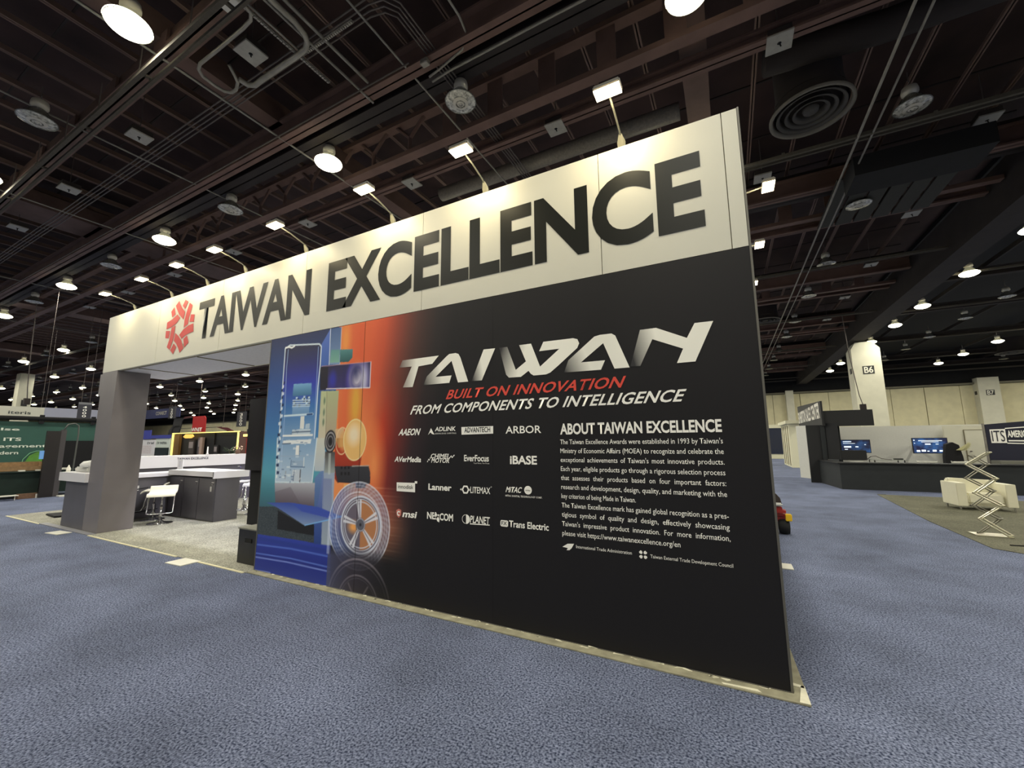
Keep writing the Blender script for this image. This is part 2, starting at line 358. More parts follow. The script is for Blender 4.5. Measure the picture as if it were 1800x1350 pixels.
for x in (-9.4, -7.4):
    MB().box(x-.01, x+.01, YW+.09, YW+.98, 2.925, 2.935).build('soffit_joint', M_seam, hs)
MB().box(-10.66, -5.3, YW+.98, YW+1.03, 2.935, 4.02).build('rear_panel', M_header, hs)
MB().box(.222, .235, YW-.002, YW+.09, 2.925, 4.04).build('edge_profile', M_alu, hs)
MB().box(.17, .222, YW+.09, 12.0, 2.935, 4.02).build('side_panel', M_header, hs)
text('lettering', 'TAIWAN', M_letter, (-7.285, YW-.003, 3.195), (1,0,0), (0,0,1), 2.69, .56, hs, bold=.030, res=6, spacing=.97)
text('lettering', 'EXCELLENCE', M_letter, (-4.275, YW-.003, 3.185), (1,0,0), (0,0,1), 4.23, .565, hs, bold=.036, res=6, spacing=1.0)
M_emb = mat('emblem_red', (196,44,36), .45)
LG = [ [(-7.951,3.923),(-8.050,3.856),(-8.017,3.806),(-7.916,3.686),(-7.752,3.571),(-7.718,3.695),(-7.832,3.784),(-7.917,3.870)], [(-7.747,3.908),(-7.821,3.818),(-7.734,3.748),(-7.650,3.860)],
 [(-7.601,3.832),(-7.505,3.777),(-7.536,3.681),(-7.578,3.572),(-7.587,3.473),(-7.716,3.429),(-7.713,3.561),(-7.678,3.673)], [(-7.525,3.625),(-7.409,3.607),(-7.413,3.486),(-7.551,3.506)],
 [(-7.422,3.461),(-7.396,3.324),(-7.534,3.312),(-7.644,3.289),(-7.744,3.248),(-7.833,3.325),(-7.724,3.399),(-7.575,3.448)], [(-7.578,3.284),(-7.511,3.158),(-7.633,3.093),(-7.684,3.240)],
 [(-7.971,3.378),(-7.852,3.308),(-7.747,3.225),(-7.652,3.083),(-7.762,3.019),(-7.826,3.111),(-7.900,3.182),(-7.996,3.248)], [(-7.987,3.204),(-7.889,3.130),(-7.970,3.019),(-8.077,3.093)],
 [(-7.991,3.507),(-7.998,3.397),(-8.021,3.259),(-8.102,3.104),(-8.208,3.163),(-8.149,3.283),(-8.124,3.414),(-8.116,3.485)], [(-8.296,3.453),(-8.151,3.434),(-8.178,3.310),(-8.292,3.328)],
 [(-8.289,3.598),(-8.132,3.627),(-7.963,3.693),(-7.864,3.615),(-7.961,3.542),(-8.104,3.499),(-8.286,3.480)], [(-8.092,3.838),(-8.186,3.773),(-8.132,3.663),(-8.025,3.703)] ]
flat('emblem', LG, M_emb, hs, YW-.004, label='red emblem of interwoven curved bands')
text('trademark', '®', M_seam, (-7.70, YW-.003, 3.10), (1,0,0), (0,0,1), .07, .06, hs, bold=0)

# ---- graphic wall -------------------------------------------------
gw = thing('graphic_wall', 'tall black wall printed with blue and orange mural, logos and text', 'wall panel', (-2.5, 3.3, 0))
# painted print: a raster of the artwork in wall coordinates, carried by a fine mesh
X0, X1, Z0, Z1, PX = -5.33, -1.90, 0.0, 2.932, .004
NX, NZ = int((X1-X0)/PX), int((Z1-Z0)/PX)
gx = X0+(np.arange(NX)+.5)*PX; gz = Z0+(np.arange(NZ)+.5)*PX
GX, GZ = np.meshgrid(gx, gz)
IM = np.zeros((NZ, NX, 3)); IM[:] = (36, 35, 38)
def ramp(t, stops):
    t = np.clip(t, stops[0][0], stops[-1][0]); xs = [s_[0] for s_ in stops]
    return np.stack([np.interp(t, xs, [s_[1][k] for s_ in stops]) for k in range(3)], -1)
def blend(mask, colr, a=1.0):
    w = (mask*a)[..., None]; IM[:] = IM*(1-w)+np.asarray(colr)*w
def polymask(pts, soft=0):
    P = np.array(pts); inside = np.zeros(GX.shape, bool); j = len(P)-1
    for i in range(len(P)):
        xi, zi = P[i]; xj, zj = P[j]
        if zi != zj:
            cnd = ((zi > GZ) != (zj > GZ)) & (GX < (xj-xi)*(GZ-zi)/(zj-zi)+xi); inside ^= cnd
        j = i
    return inside.astype(float)
def linemask(pts, w):
    out = np.zeros(GX.shape)
    for (ax, az), (bx, bz) in zip(pts[:-1], pts[1:]):
        dx, dz = bx-ax, bz-az; L2 = dx*dx+dz*dz+1e-9
        t = np.clip(((GX-ax)*dx+(GZ-az)*dz)/L2, 0, 1); d = np.hypot(GX-ax-t*dx, GZ-az-t*dz)
        out = np.maximum(out, np.clip((w-d)/PX+.5, 0, 1))
    return out
def poly(pts, c0, c1=None, axis='z', a=1.0, rev=False):
    m = polymask(pts); P = np.array(pts)
    if c1 is None: blend(m, c0, a); return m
    k = 1 if axis == 'z' else 0; lo, hi = P[:, k].min(), P[:, k].max(); t = ((GZ if k else GX)-lo)/(hi-lo)
    blend(m, ramp(t, [(0, c0), (1, c1)]), a); return m
def ringm(c_, rx, rz, w): 
    d = np.hypot((GX-c_[0])/rx, (GZ-c_[1])/rz); return np.clip((w/2-np.abs(d-1)*min(rx, rz))/PX+.5, 0, 1)
def discm(c_, rx, rz, soft=0.0):
    d = np.hypot((GX-c_[0])/rx, (GZ-c_[1])/rz); s_ = max(soft, PX/rx); return np.clip((1-d)/s_+.0, 0, 1)
rs = np.random.RandomState(5)
# orange glow fading to black on the right
t = (GX+3.62+.18*np.sin(GZ*1.3+.6))/.86
glow = ramp(t, [(-1, (222,124,66)), (0, (206,92,58)), (.22, (188,80,54)), (.45, (132,62,50)), (.72, (78,50,46)), (1.05, (38,33,35)), (1.3, (26,25,28))])
warm = ramp(t, [(-1, (228,138,76)), (0, (226,140,84)), (.25, (220,120,70)), (.46, (190,60,36)), (.7, (112,42,38)), (1.0, (46,33,37)), (1.3, (26,25,28))])
wz = np.clip((GZ-2.25)/-.6, 0, 1)[..., None]; g2 = glow*(1-wz)+warm*wz
fade = np.clip((GZ-.42)/.42, 0, 1); g2 = g2*fade[..., None]+np.array((26,25,28))*(1-fade[..., None])
IM[:] = g2
# left half: blue field
xb = (-3.982,0.437); xs_ = xb[0]
m = (GX < -4.02).astype(float)
blend(m, ramp(GZ, [(0, (42,52,130)), (.5, (50,62,80)), (.95, (66,120,134)), (1.2, (84,152,172)), (1.7, (66,118,170)), (2.3, (52,84,146)), (2.95, (46,52,86))]))
# warm strip between the glass column and the seam
poly([(-3.982,2.926),(-3.595,2.913),(-3.586,2.756),(-3.589,2.118),(-3.564,1.608),(-3.958,1.613),(-3.977,2.153),(-3.956,2.464)], (214,96,50))
m = polymask([(-3.982,2.926),(-3.595,2.913),(-3.589,2.118),(-3.564,1.608),(-3.958,1.613),(-3.977,2.153),(-3.956,2.464)])
blend(m, ramp((GX+4.15)/.5, [(0, (214,140,80)), (.5, (214,108,66)), (1, (206,90,58))]), .8)
blend(m*discm((-3.692,1.994), .16, .55, .8), (212,168,66), .85)
blend(m*discm((-3.902,2.744), .12, .35, .8), (226,150,74), .8)
poly([(-4.005,1.613),(-3.538,1.608),(-3.575,1.306),(-3.916,1.111),(-3.970,1.162)], (128,44,34), (188,66,40))
blend(discm((-3.375,1.310), .20, .55, .9), (234,154,90), .8); poly([(-3.818,1.108),(-3.656,1.114),(-3.653,1.075),(-3.821,1.022)], (232,170,100))
# blue bevel and glass columns
poly([(-4.183,2.923),(-4.327,2.752),(-4.311,2.476),(-4.170,2.484),(-4.166,2.722)], (66,98,168), (86,110,186))
poly([(-4.167,2.921),(-3.989,2.918),(-3.986,2.467),(-4.163,2.484)], (118,144,178), (74,96,140))
blend(linemask([(-4.178,2.923),(-4.170,2.484)], .006), (206,216,226)); blend(linemask([(-3.986,2.918),(-3.983,2.466)], .004), (190,200,206))
poly([(-4.285,2.172),(-3.978,2.158),(-3.988,1.613),(-4.291,1.616)], (196,186,166), (176,184,142))
poly([(-4.175,2.165),(-3.978,2.158),(-3.988,1.613),(-4.160,1.615)], (160,140,120), (164,172,132), a=.7)
for yy in (930, 1060, 1170): blend(discm((lambda q: q)((-4.215,2.052)) if yy == 930 else ((-4.213,1.916) if yy == 1060 else (-4.213,1.801)), .022, .06, .6), (88,112,92), .8)
blend(linemask([(-4.181,2.166),(-4.160,1.615)], .003), (110,96,84))
# chip
poly([(-4.146,2.663),(-3.999,2.649),(-3.995,2.494),(-4.157,2.504)], (120,166,150), (92,140,140)); poly([(-3.990,2.648),(-3.776,2.629),(-3.777,2.530),(-3.839,2.484),(-3.985,2.493)], (44,84,88), (82,134,134))
# camera module
m = poly([(-4.303,2.475),(-3.482,2.451),(-3.482,2.160),(-4.302,2.182)], (58,50,110), (44,42,72))
blend(polymask([(-4.327,2.467),(-4.184,2.459),(-4.177,2.187),(-4.310,2.183)]), (36,34,44), .9)
cm = (-3.690,2.288)
for r_, cc in ((.20,(70,60,150)),(.17,(96,92,150)),(.14,(126,118,150)),(.115,(88,84,140)),(.09,(150,144,166)),(.06,(196,190,204))): blend(m*discm(cm, r_, r_*1.35, .25), cc, .8)
blend(m*discm((-3.569,2.246), .09, .3, .8), (200,200,214), .75); blend(m*discm((-3.716,2.359), .1, .14, .9), (40,42,90), .8)
blend(m*discm((-4.094,2.297), .09, .14, .7), (50,54,170), .8)
for r_ in (.21, .235): blend(m*ringm(cm, r_, r_*1.35, .006), (40,38,96), .8)
blend(linemask([(-4.193,2.193),(-3.482,2.160),(-3.482,2.451)], .006), (214,206,214)); blend(linemask([(-4.303,2.475),(-3.482,2.451)], .003), (190,150,160))
# lens barrel, bulb and pipe
poly([(-4.335,1.531),(-4.175,1.531),(-4.163,1.266),(-4.265,0.648),(-4.256,0.435),(-4.112,0.437),(-4.122,0.793),(-4.155,1.475)], (60,84,158), (168,186,200))
poly([(-4.160,1.239),(-3.976,1.243),(-3.963,0.446),(-4.133,0.434)], (150,160,176), (150,164,186))
poly([(-4.164,1.280),(-4.311,1.151),(-4.245,0.423),(-4.133,0.434),(-4.122,0.793)], (50,66,140), (110,130,180), a=.8)
poly([(-4.354,1.617),(-4.171,1.615),(-4.155,1.419),(-4.160,1.239),(-4.319,1.235)], (176,186,196), (196,196,184))
poly([(-4.154,1.461),(-3.989,1.461),(-3.971,1.223),(-4.148,1.218)], (150,160,160), (74,70,70)); blend(linemask([(-4.074,1.447),(-4.066,1.221)], .02), (196,204,200), .6)
blend(discm((-4.075,1.575), .10, .135, .05), (40,38,42)); blend(ringm((-4.075,1.575), .075, .10, .014), (150,148,150)); blend(ringm((-4.075,1.575), .045, .06, .012), (120,118,122)); blend(discm((-4.075,1.575), .02, .03, .3), (24,24,28))
poly([(-4.003,1.714),(-3.858,1.721),(-3.850,1.611),(-3.980,1.613)], (206,170,130))
poly([(-3.995,1.613),(-3.825,1.611),(-3.837,1.516),(-3.936,1.503)], (176,130,80)); blend(ringm((-3.883,1.580), .10, .15, .008), (226,196,150)); blend(discm((-3.856,1.580), .09, .14, .4), (214,160,96), .7)
blend(discm((-3.680,1.591), .175, .225, .04), (222,178,110)); blend(discm((-3.697,1.647), .14, .16, .7), (232,214,186), .9); blend(ringm((-3.680,1.591), .175, .225, .010), (240,214,160))
# dark bracket
for pp in ([(-3.981,1.297),(-3.668,1.306),(-3.656,1.118),(-3.917,1.121),(-3.953,1.203)], [(-3.669,1.314),(-3.450,1.313),(-3.421,1.238),(-3.418,1.127),(-3.480,1.115),(-3.487,1.076),(-3.630,1.070),(-3.634,1.119),(-3.694,1.119),(-3.703,1.306)]): poly(pp, (46,46,52), (56,56,62))
for cx in (745, 775, 803):
    pass
for pp in ([(-3.885,1.297),(-3.851,1.297),(-3.849,1.268),(-3.882,1.267)], [(-3.826,1.298),(-3.793,1.299),(-3.791,1.269),(-3.824,1.268)], [(-3.771,1.299),(-3.739,1.300),(-3.737,1.271),(-3.769,1.270)], [(-3.880,1.235),(-3.847,1.236),(-3.844,1.201),(-3.877,1.200)], [(-3.821,1.237),(-3.788,1.237),(-3.786,1.203),(-3.819,1.202)], [(-3.767,1.238),(-3.734,1.239),(-3.732,1.205),(-3.765,1.204)]): poly(pp, (28,26,30))
blend(linemask([(-3.702,1.303),(-3.447,1.313)], .004), (190,180,170))
# big glass slab with the skyline of parts
FR = [(-4.955,2.815),(-4.336,2.758),(-4.346,2.501),(-4.367,2.199),(-4.362,1.879),(-4.354,1.617)]
fr = polymask([(-5.026,2.800),(-4.937,2.815),(-4.368,2.761),(-4.329,2.730),(-4.329,2.499),(-4.347,2.241),(-4.348,1.900),(-4.349,1.617),(-5.027,1.625),(-5.030,1.959),(-5.031,2.520)])+polymask([(-5.060,1.625),(-4.310,1.617),(-4.350,1.101),(-5.038,1.082)])
blend(np.clip(fr, 0, 1), ramp(GZ, [(.9, (196,206,216)), (1.35, (152,178,204)), (1.75, (104,142,184)), (2.0, (62,112,172)), (2.3, (52,62,164)), (2.5, (50,54,120)), (2.75, (48,50,76))]))
OL = (206,220,238)
blend(linemask([(-5.027,1.625),(-5.030,1.959),(-5.031,2.520),(-5.032,2.777),(-4.937,2.813),(-4.882,2.806),(-4.368,2.760),(-4.328,2.724),(-4.329,2.499),(-4.347,2.241),(-4.348,1.900),(-4.354,1.617)], .009), OL)
blend(linemask([(-4.947,1.624),(-4.949,1.956),(-4.976,2.515),(-4.967,2.758)], .005), (150,176,214)); blend(linemask([(-4.382,2.725),(-4.373,2.092),(-4.365,1.617)], .005), (140,166,214))
blend(linemask([(-5.060,1.625),(-5.038,1.082),(-4.350,1.101),(-4.310,1.617)], .008), OL); blend(linemask([(-4.954,1.624),(-4.942,1.093)], .004), (170,190,220))
blend(linemask([(-5.024,2.788),(-4.952,2.791),(-4.897,2.773),(-4.845,2.790)], .012), (226,232,240))
for k in range(26):   # dark and light marks down the left edge
    z = 1.15+k*.047; x = -5.02+.02*math.sin(k*2.1); blend(((abs(GX-x) < .012+.014*rs.rand()) & (abs(GZ-z) < .018)).astype(float), (20,34,70) if k % 2 else (226,232,240), .85)
poly([(-4.811,2.296),(-4.469,2.284),(-4.458,2.140),(-4.815,2.139)], (66,112,148), (120,168,206))
for k in range(26):
    q = rs.rand(2); blend(((abs(GX-(-4.78+.30*q[0])) < .018) & (abs(GZ-(2.0+.12*q[1])) < .012)).astype(float), (24,44,66) if k % 3 else (206,226,236), .85)
for a_, b_ in zip([(-4.806,2.089),(-4.803,2.061),(-4.804,2.033),(-4.805,2.011)], [(-4.482,2.077),(-4.479,2.050),(-4.480,2.023),(-4.478,2.003)]): blend(linemask([a_, b_], .006), (198,216,236))
poly([(-4.801,2.008),(-4.481,2.001),(-4.480,1.915),(-4.804,1.912)], (118,150,184), (150,180,210), a=.7)
blend(linemask([(-4.952,1.900),(-4.412,1.904)], .012), (196,216,232)); blend(linemask([(-4.517,1.901),(-4.420,1.903)], .009), (30,60,110))
poly([(-4.635,1.884),(-4.562,1.884),(-4.557,1.734),(-4.633,1.733)], (214,216,214)); poly([(-4.531,1.789),(-4.455,1.791),(-4.456,1.734),(-4.534,1.732)], (170,190,208))
poly([(-4.776,1.725),(-4.436,1.728),(-4.442,1.652),(-4.785,1.649)], (186,200,212)); blend(linemask([(-4.781,1.692),(-4.433,1.697)], .006), (60,80,110)); blend(linemask([(-4.950,1.651),(-4.397,1.654)], .012), (226,230,234))
poly([(-4.938,1.593),(-4.407,1.603),(-4.420,1.553),(-4.946,1.548)], (220,224,226)); blend(linemask([(-4.953,1.551),(-4.791,1.556)], .006), (70,90,120)); blend(linemask([(-4.977,1.400),(-4.346,1.410)], .005), (150,170,196))
poly([(-4.683,1.532),(-4.621,1.532),(-4.613,1.415),(-4.687,1.415)], (226,230,230)); blend(linemask([(-4.620,1.529),(-4.613,1.415)], .006), (110,130,160))
poly([(-4.756,1.348),(-4.516,1.351),(-4.509,1.280),(-4.760,1.275)], (150,172,196)); blend(linemask([(-4.757,1.355),(-4.760,1.275),(-4.498,1.276)], .005), (70,100,140)); blend(linemask([(-4.520,1.387),(-4.519,1.287)], .006), (226,230,232))
poly([(-4.721,1.239),(-4.573,1.245),(-4.571,1.107),(-4.730,1.101)], (190,200,212)); blend(linemask([(-4.573,1.240),(-4.573,1.107)], .01), (96,100,112)); blend(linemask([(-4.687,1.237),(-4.696,1.110)], .007), (90,110,140)); blend(linemask([(-4.848,1.214),(-4.855,1.133)], .01), (150,160,176)); blend(linemask([(-4.860,1.177),(-4.750,1.180)], .005), (210,218,226))
for k in range(44):
    q = rs.rand(4); xx, zz = -4.98+.52*q[0], 1.0+.75*q[1]
    blend(((abs(GX-xx) < .004+.03*q[2]) & (abs(GZ-zz) < .003+.008*q[3])).astype(float), (226,232,236) if k % 2 else (84,112,150), .6)
# lower left: blurred slab, asphalt and blue road
poly([(-5.049,1.070),(-4.300,1.102),(-4.289,0.836),(-5.005,0.805)], (84,74,84), (176,178,188)); blend(polymask([(-5.036,0.964),(-4.735,1.036),(-4.508,0.822),(-5.005,0.805)]), (86,76,86), .35)
asp = polymask([(-5.325,0.770),(-4.967,0.792),(-4.276,0.836),(-4.256,0.428),(-5.331,0.428)]); blend(asp, (52,60,66)); blend(asp*(rs.rand(*GX.shape) > .78), (96,104,112), .7)
blend(polymask([(-4.950,0.750),(-4.466,0.618),(-4.276,0.647),(-4.253,0.515),(-4.936,0.529)]), (26,26,30), .85)
road = polymask([(-5.314,0.437),(-4.739,0.439),(-3.982,0.437),(-3.951,-0.016),(-5.332,-0.037)]); blend(road, ramp(GZ, [(0, (46,60,140)), (.2, (40,50,132)), (.45, (50,66,160)), (.62, (44,58,150))]))
for a_, w_, cc in (([(-5.328,0.311),(-4.659,0.332),(-3.973,0.320)], .010, (84,112,200)), ([(-5.339,0.208),(-4.647,0.224),(-3.964,0.209)], .008, (96,124,208)), ([(-5.333,0.162),(-4.709,0.176),(-3.960,0.165)], .008, (130,150,220)), ([(-5.312,0.002),(-5.017,0.012)], .012, (140,156,214)), ([(-5.312,0.386),(-3.977,0.373)], .02, (44,60,140))): blend(road*linemask(a_, w_), cc, .8)
poly([(-4.278,0.782),(-4.143,0.791),(-4.133,0.434),(-4.256,0.428)], (44,66,130), (70,96,160)); poly([(-4.164,1.156),(-4.014,1.154),(-3.963,0.439),(-4.133,0.434)], (150,164,178), (120,130,170), a=.85)
poly([(-5.180,0.826),(-4.715,0.854),(-4.209,0.834),(-3.831,0.761),(-4.113,0.680),(-4.433,0.612),(-4.698,0.697),(-4.978,0.785)], (128,150,184), (56,76,160)); poly([(-4.715,0.854),(-4.209,0.834),(-3.831,0.761),(-4.036,0.726),(-4.503,0.766)], (50,66,170), (60,84,176), a=.7)
blend(linemask([(-4.433,0.615),(-3.840,0.753)], .006), (120,176,230)); blend(linemask([(-3.918,0.744),(-3.746,0.773)], .012), (150,200,240), .8)
# glass wheel
wc = (-3.573,0.686); rc = (-3.536,0.695)
dx_ = (GX-wc[0]); blend(np.clip((dx_)/.12, 0, 1)*np.clip(1-(dx_-.25)/.5, 0, 1)*np.clip(1-np.abs((GZ-wc[1]-.0)/.44), 0, 1), (224,150,104), .75)
for k in range(22):
    z = wc[1]+.40-k*.038; blend(np.exp(-((GZ-z)/.006)**2)*np.clip(dx_/.1, 0, 1)*np.clip(1-(dx_-.1)/.55, 0, 1), ((250,230,200), (150,96,84))[k % 2], .35)
blend(discm(wc, .455, .455, .02), (120,128,160), .5)
blend(discm(wc, .455, .455, .02)*np.clip(-(GX-wc[0])/.3, 0, 1), (60,96,190), .45)
ang = np.arctan2(GZ-wc[1], GX-wc[0]); rad = np.hypot(GX-wc[0], GZ-wc[1])
tread = (rad > .33) & (rad < .45); blend(tread*(.5+.5*np.sin(ang*46+rad*70)), (208,220,246), .25)
for r_, w_, a_ in ((.45,.012,.75),(.415,.006,.5),(.385,.005,.4),(.345,.016,.6),(.315,.008,.5)): blend(ringm(wc, r_, r_, w_), (230,234,246), a_)
blend(discm(rc, .29, .29, .03), (98,92,108), .9); blend(discm(rc, .26, .26, .04)*(GX > rc[0]), (200,128,72), .75); blend(discm((rc[0]-.1, rc[1]-.03), .12, .09, .8), (250,170,90), .9)
for r_, w_ in ((.29,.02),(.262,.008),(.235,.01)): blend(ringm(rc, r_, r_, w_), (206,212,228), .95)
for k in range(5):
    a0 = math.radians(90+72*k+8)
    for off in (-.10, .10):
        p0 = (rc[0]+.05*math.cos(a0), rc[1]+.05*math.sin(a0)); p1 = (rc[0]+.25*math.cos(a0+off), rc[1]+.25*math.sin(a0+off))
        blend(linemask([p0, p1], .014), (214,214,224), .95)
    p1 = (rc[0]+.22*math.cos(a0), rc[1]+.22*math.sin(a0)); blend(linemask([rc, p1], .006), (110,106,124), .9)
blend(discm(rc, .075, .075, .1), (92,92,104)); blend(ringm(rc, .062, .062, .008), (176,176,190)); blend(discm(rc, .02, .02, .3), (40,40,48))
# mirrored wheel on the dark floor
low = ((GX > -4.02) & (GZ < .44)).astype(float)
blend((GX > -4.02)*np.clip((.46-GZ)/.12, 0, 1), ramp((GX+4.02)/.9, [(0, (74,78,110)), (.4, (58,54,66)), (1, (26,25,28))]), .9)
rf = (rc[0], rc[1]-.80); keep = low*np.clip((GZ)/.35, .35, 1)
for r_, w_, a_ in ((.45,.02,.45),(.41,.008,.35),(.29,.016,.7),(.26,.006,.5)): blend(keep*ringm(rf, r_, r_, w_), (190,180,190), a_)
for k in range(5):
    a0 = math.radians(-90+72*k); p1 = (rf[0]+.24*math.cos(a0), rf[1]+.24*math.sin(a0)); blend(keep*linemask([rf, p1], .010), (200,190,196), .6)
blend((np.abs(GX+4.02) < .02)*(GZ < .75)*(GZ > .35), (206,214,236), .5)
def srgb2lin(a): a = a/255; return np.where(a <= .04045, a/12.92, ((a+.055)/1.055)**2.4)
MURAL_GAIN = 1.22
LIN = np.clip(srgb2lin(np.clip(IM, 0, 255))*MURAL_GAIN, 0, .95)
H2, W2 = NZ//2, NX//2
LIN = LIN[:H2*2, :W2*2].reshape(H2, 2, W2, 2, 3).mean((1, 3))
cxs = X0+(np.arange(W2)+.5)*2*PX; czs = Z0+(np.arange(H2)+.5)*2*PX
M_mur = bpy.data.materials.new('mural_print'); M_mur.use_nodes = True
_nt = M_mur.node_tree; _at = _nt.nodes.new('ShaderNodeVertexColor'); _at.layer_name = 'Col'
_b = _nt.nodes['Principled BSDF']; _b.inputs['Roughness'].default_value = .55; _b.inputs['Specular IOR Level'].default_value = .25
_nt.links.new(_at.outputs['Color'], _b.inputs['Base Color'])
def mural_panel(xa, xb_, name):
    i0 = int(np.searchsorted(cxs, xa-.004)); i1 = min(int(np.searchsorted(cxs, xb_))+1, W2)
    xs = cxs[i0:i1].copy(); xs[0] = xa; xs[-1] = xb_; zs = czs.copy(); zs[0] = 0.012; zs[-1] = 2.93
    n, h_ = len(xs), len(zs); XX, ZZ = np.meshgrid(xs, zs)
    co = np.stack([XX+2.5, np.full_like(XX, YW-3.3), ZZ], -1).reshape(-1, 3)
    me = bpy.data.meshes.new(name); a = (np.arange(h_-1)[:, None]*n+np.arange(n-1)[None]).reshape(-1)
    fs = np.stack([a, a+1, a+n+1, a+n], 1)
    me.vertices.add(len(co)); me.vertices.foreach_set('co', co.astype(np.float32).reshape(-1))
    me.loops.add(fs.size); me.loops.foreach_set('vertex_index', fs.reshape(-1).astype(np.int32))
    me.polygons.add(len(fs)); me.polygons.foreach_set('loop_start', (np.arange(len(fs))*4).astype(np.int32)); me.polygons.foreach_set('loop_total', np.full(len(fs), 4, np.int32))
    me.update(calc_edges=True)
    at_ = me.color_attributes.new('Col', 'FLOAT_COLOR', 'POINT'); cc = np.ones((len(co), 4), np.float32); cc[:, :3] = LIN[:, i0:i1].reshape(-1, 3)
    at_.data.foreach_set('color', cc.reshape(-1)); me.materials.append(M_mur)
    o = bpy.data.objects.new(name, me); COL.objects.link(o); o.parent = gw
    return o
MB().box(-5.33, .222, YW+.001, YW+.10, .012, 2.93).build('wall_core', M_wdark, gw)
mural_panel(-5.33, -3.596, 'printed_panel'); mural_panel(-3.59, -1.91, 'printed_panel')
MB().box(-1.904, .222, YW-.0005, YW+.001, .012, 2.93).build('printed_panel', M_wdark, gw)
MB().box(.222, .236, YW-.004, YW+.10, 0, 2.935).build('edge_profile', M_alu, gw)
MB().box(-5.345, -5.33, YW-.002, YW+.10, 0, 2.935).build('edge_profile', M_alu, gw)
MB().box(.13, .222, YW+.1, 12, .012, 2.93).build('side_wall', M_wdark, gw)
MB().box(-5.33, .222, YW-.006, YW+.0, 0.0, .014).build('foot_trim', M_alu, gw)

# big faded TAIWAN wordmark
def fade_mat(name, p0, p1, ca=(50,46,48), cb=(250,248,236)):
    m = bpy.data.materials.new(name); m.use_nodes = True; nt = m.node_tree; b = nt.nodes['Principled BSDF']; b.inputs['Roughness'].default_value = .6
    tc = nt.nodes.new('ShaderNodeTexCoord'); d = nt.nodes.new('ShaderNodeVectorMath'); d.operation = 'SUBTRACT'; d.inputs[1].default_value = (p0[0]+2.5, 0, p0[1])
    nt.links.new(tc.outputs['Object'], d.inputs[0])
    ax = Vector((p1[0]-p0[0], 0, p1[1]-p0[1])); L2 = ax.length_squared
    dp = nt.nodes.new('ShaderNodeVectorMath'); dp.operation = 'DOT_PRODUCT'; dp.inputs[1].default_value = ax/L2; nt.links.new(d.outputs[0], dp.inputs[0])
    r = nt.nodes.new('ShaderNodeValToRGB'); r.color_ramp.elements[0].color = lin(ca)+(1,); r.color_ramp.elements[1].color = lin(cb)+(1,)
    e = r.color_ramp.elements.new(.5); mid = [(x*.55+y*.45) for x, y in zip(lin(ca), lin(cb))]; e.color = tuple(mid)+(1,)
    nt.links.new(dp.outputs['Value'], r.inputs['Fac']); nt.links.new(r.outputs['Color'], b.inputs['Base Color']); return m
YP = YW-.003
def wl(name, polys, fm): return flat(name, polys, fm, gw, YP)
wl('wordmark_letter', [ [(-3.015,2.419),(-2.536,2.421),(-2.616,2.344),(-2.794,2.334),(-2.866,2.124),(-2.997,2.128),(-2.886,2.341),(-3.057,2.344)] ], fade_mat('fade_t', (-3.065,2.379), (-2.825,2.366), (92,54,50)))
wl('wordmark_letter', [ [(-2.722,2.134),(-2.683,2.219),(-2.439,2.403),(-2.406,2.423),(-2.328,2.424),(-2.295,2.411),(-2.273,2.377),(-2.178,2.129),(-2.297,2.129),(-2.377,2.350),(-2.572,2.206),(-2.374,2.205),(-2.401,2.133)] ], fade_mat('fade_a', (-2.722,2.156), (-2.503,2.214)))
wl('wordmark_letter', [ [(-2.006,2.424),(-1.880,2.421),(-2.025,2.129),(-2.138,2.131)] ], fade_mat('fade_i', (-2.133,2.184), (-2.010,2.208)))
wl('wordmark_letter', [ [(-1.836,2.420),(-1.751,2.419),(-1.665,2.197),(-1.563,2.265),(-1.629,2.421),(-1.510,2.421),(-1.426,2.205),(-1.243,2.344),(-1.432,2.343),(-1.391,2.423)] + [(-1.117,2.421),(-1.079,2.408),(-1.064,2.371),(-1.082,2.333),(-1.255,2.199)] + [(-1.332,2.143),(-1.371,2.131),(-1.489,2.131),(-1.517,2.149),(-1.538,2.177),(-1.615,2.129),(-1.736,2.132),(-1.765,2.162)] ], fade_mat('fade_w', (-1.831,2.357), (-1.604,2.274), (44,42,46)))
wl('wordmark_letter', [ [(-1.205,2.133),(-1.164,2.235),(-0.932,2.412),(-0.883,2.420),(-0.790,2.419),(-0.760,2.398),(-0.658,2.127),(-0.777,2.128),(-0.861,2.347),(-1.054,2.206),(-0.851,2.204),(-0.887,2.129)] ], fade_mat('fade_a2', (-1.205,2.157), (-1.002,2.235), (40,40,44)))
wl('wordmark_letter', [ [(-0.652,2.134),(-0.565,2.418),(-0.444,2.418),(-0.230,2.311),(-0.171,2.417),(-0.046,2.415),(-0.183,2.128),(-0.310,2.128),(-0.261,2.233),(-0.476,2.332),(-0.576,2.131)] ], fade_mat('fade_n', (-0.639,2.244), (-0.437,2.288), (38,38,42)))
def pt(txt, m, xa, z, xb_, cap, **k): return text(k.pop('name', 'lettering'), txt, m, (xa, YP, z), (1,0,0), (0,0,1), xb_-xa, cap, gw, **k)
pt('BUILT ON INNOVATION', M_pred, -2.44, 1.975, -.69, .085, bold=.02, shear=.5, spacing=1.05)
pt('FROM COMPONENTS TO INTELLIGENCE', M_pwhite, -2.89, 1.842, -.255, .085, bold=.02, shear=.5, spacing=1.05)
pt('ABOUT TAIWAN EXCELLENCE', M_pwhite, -1.253, 1.615, -.045, .083, bold=.03)
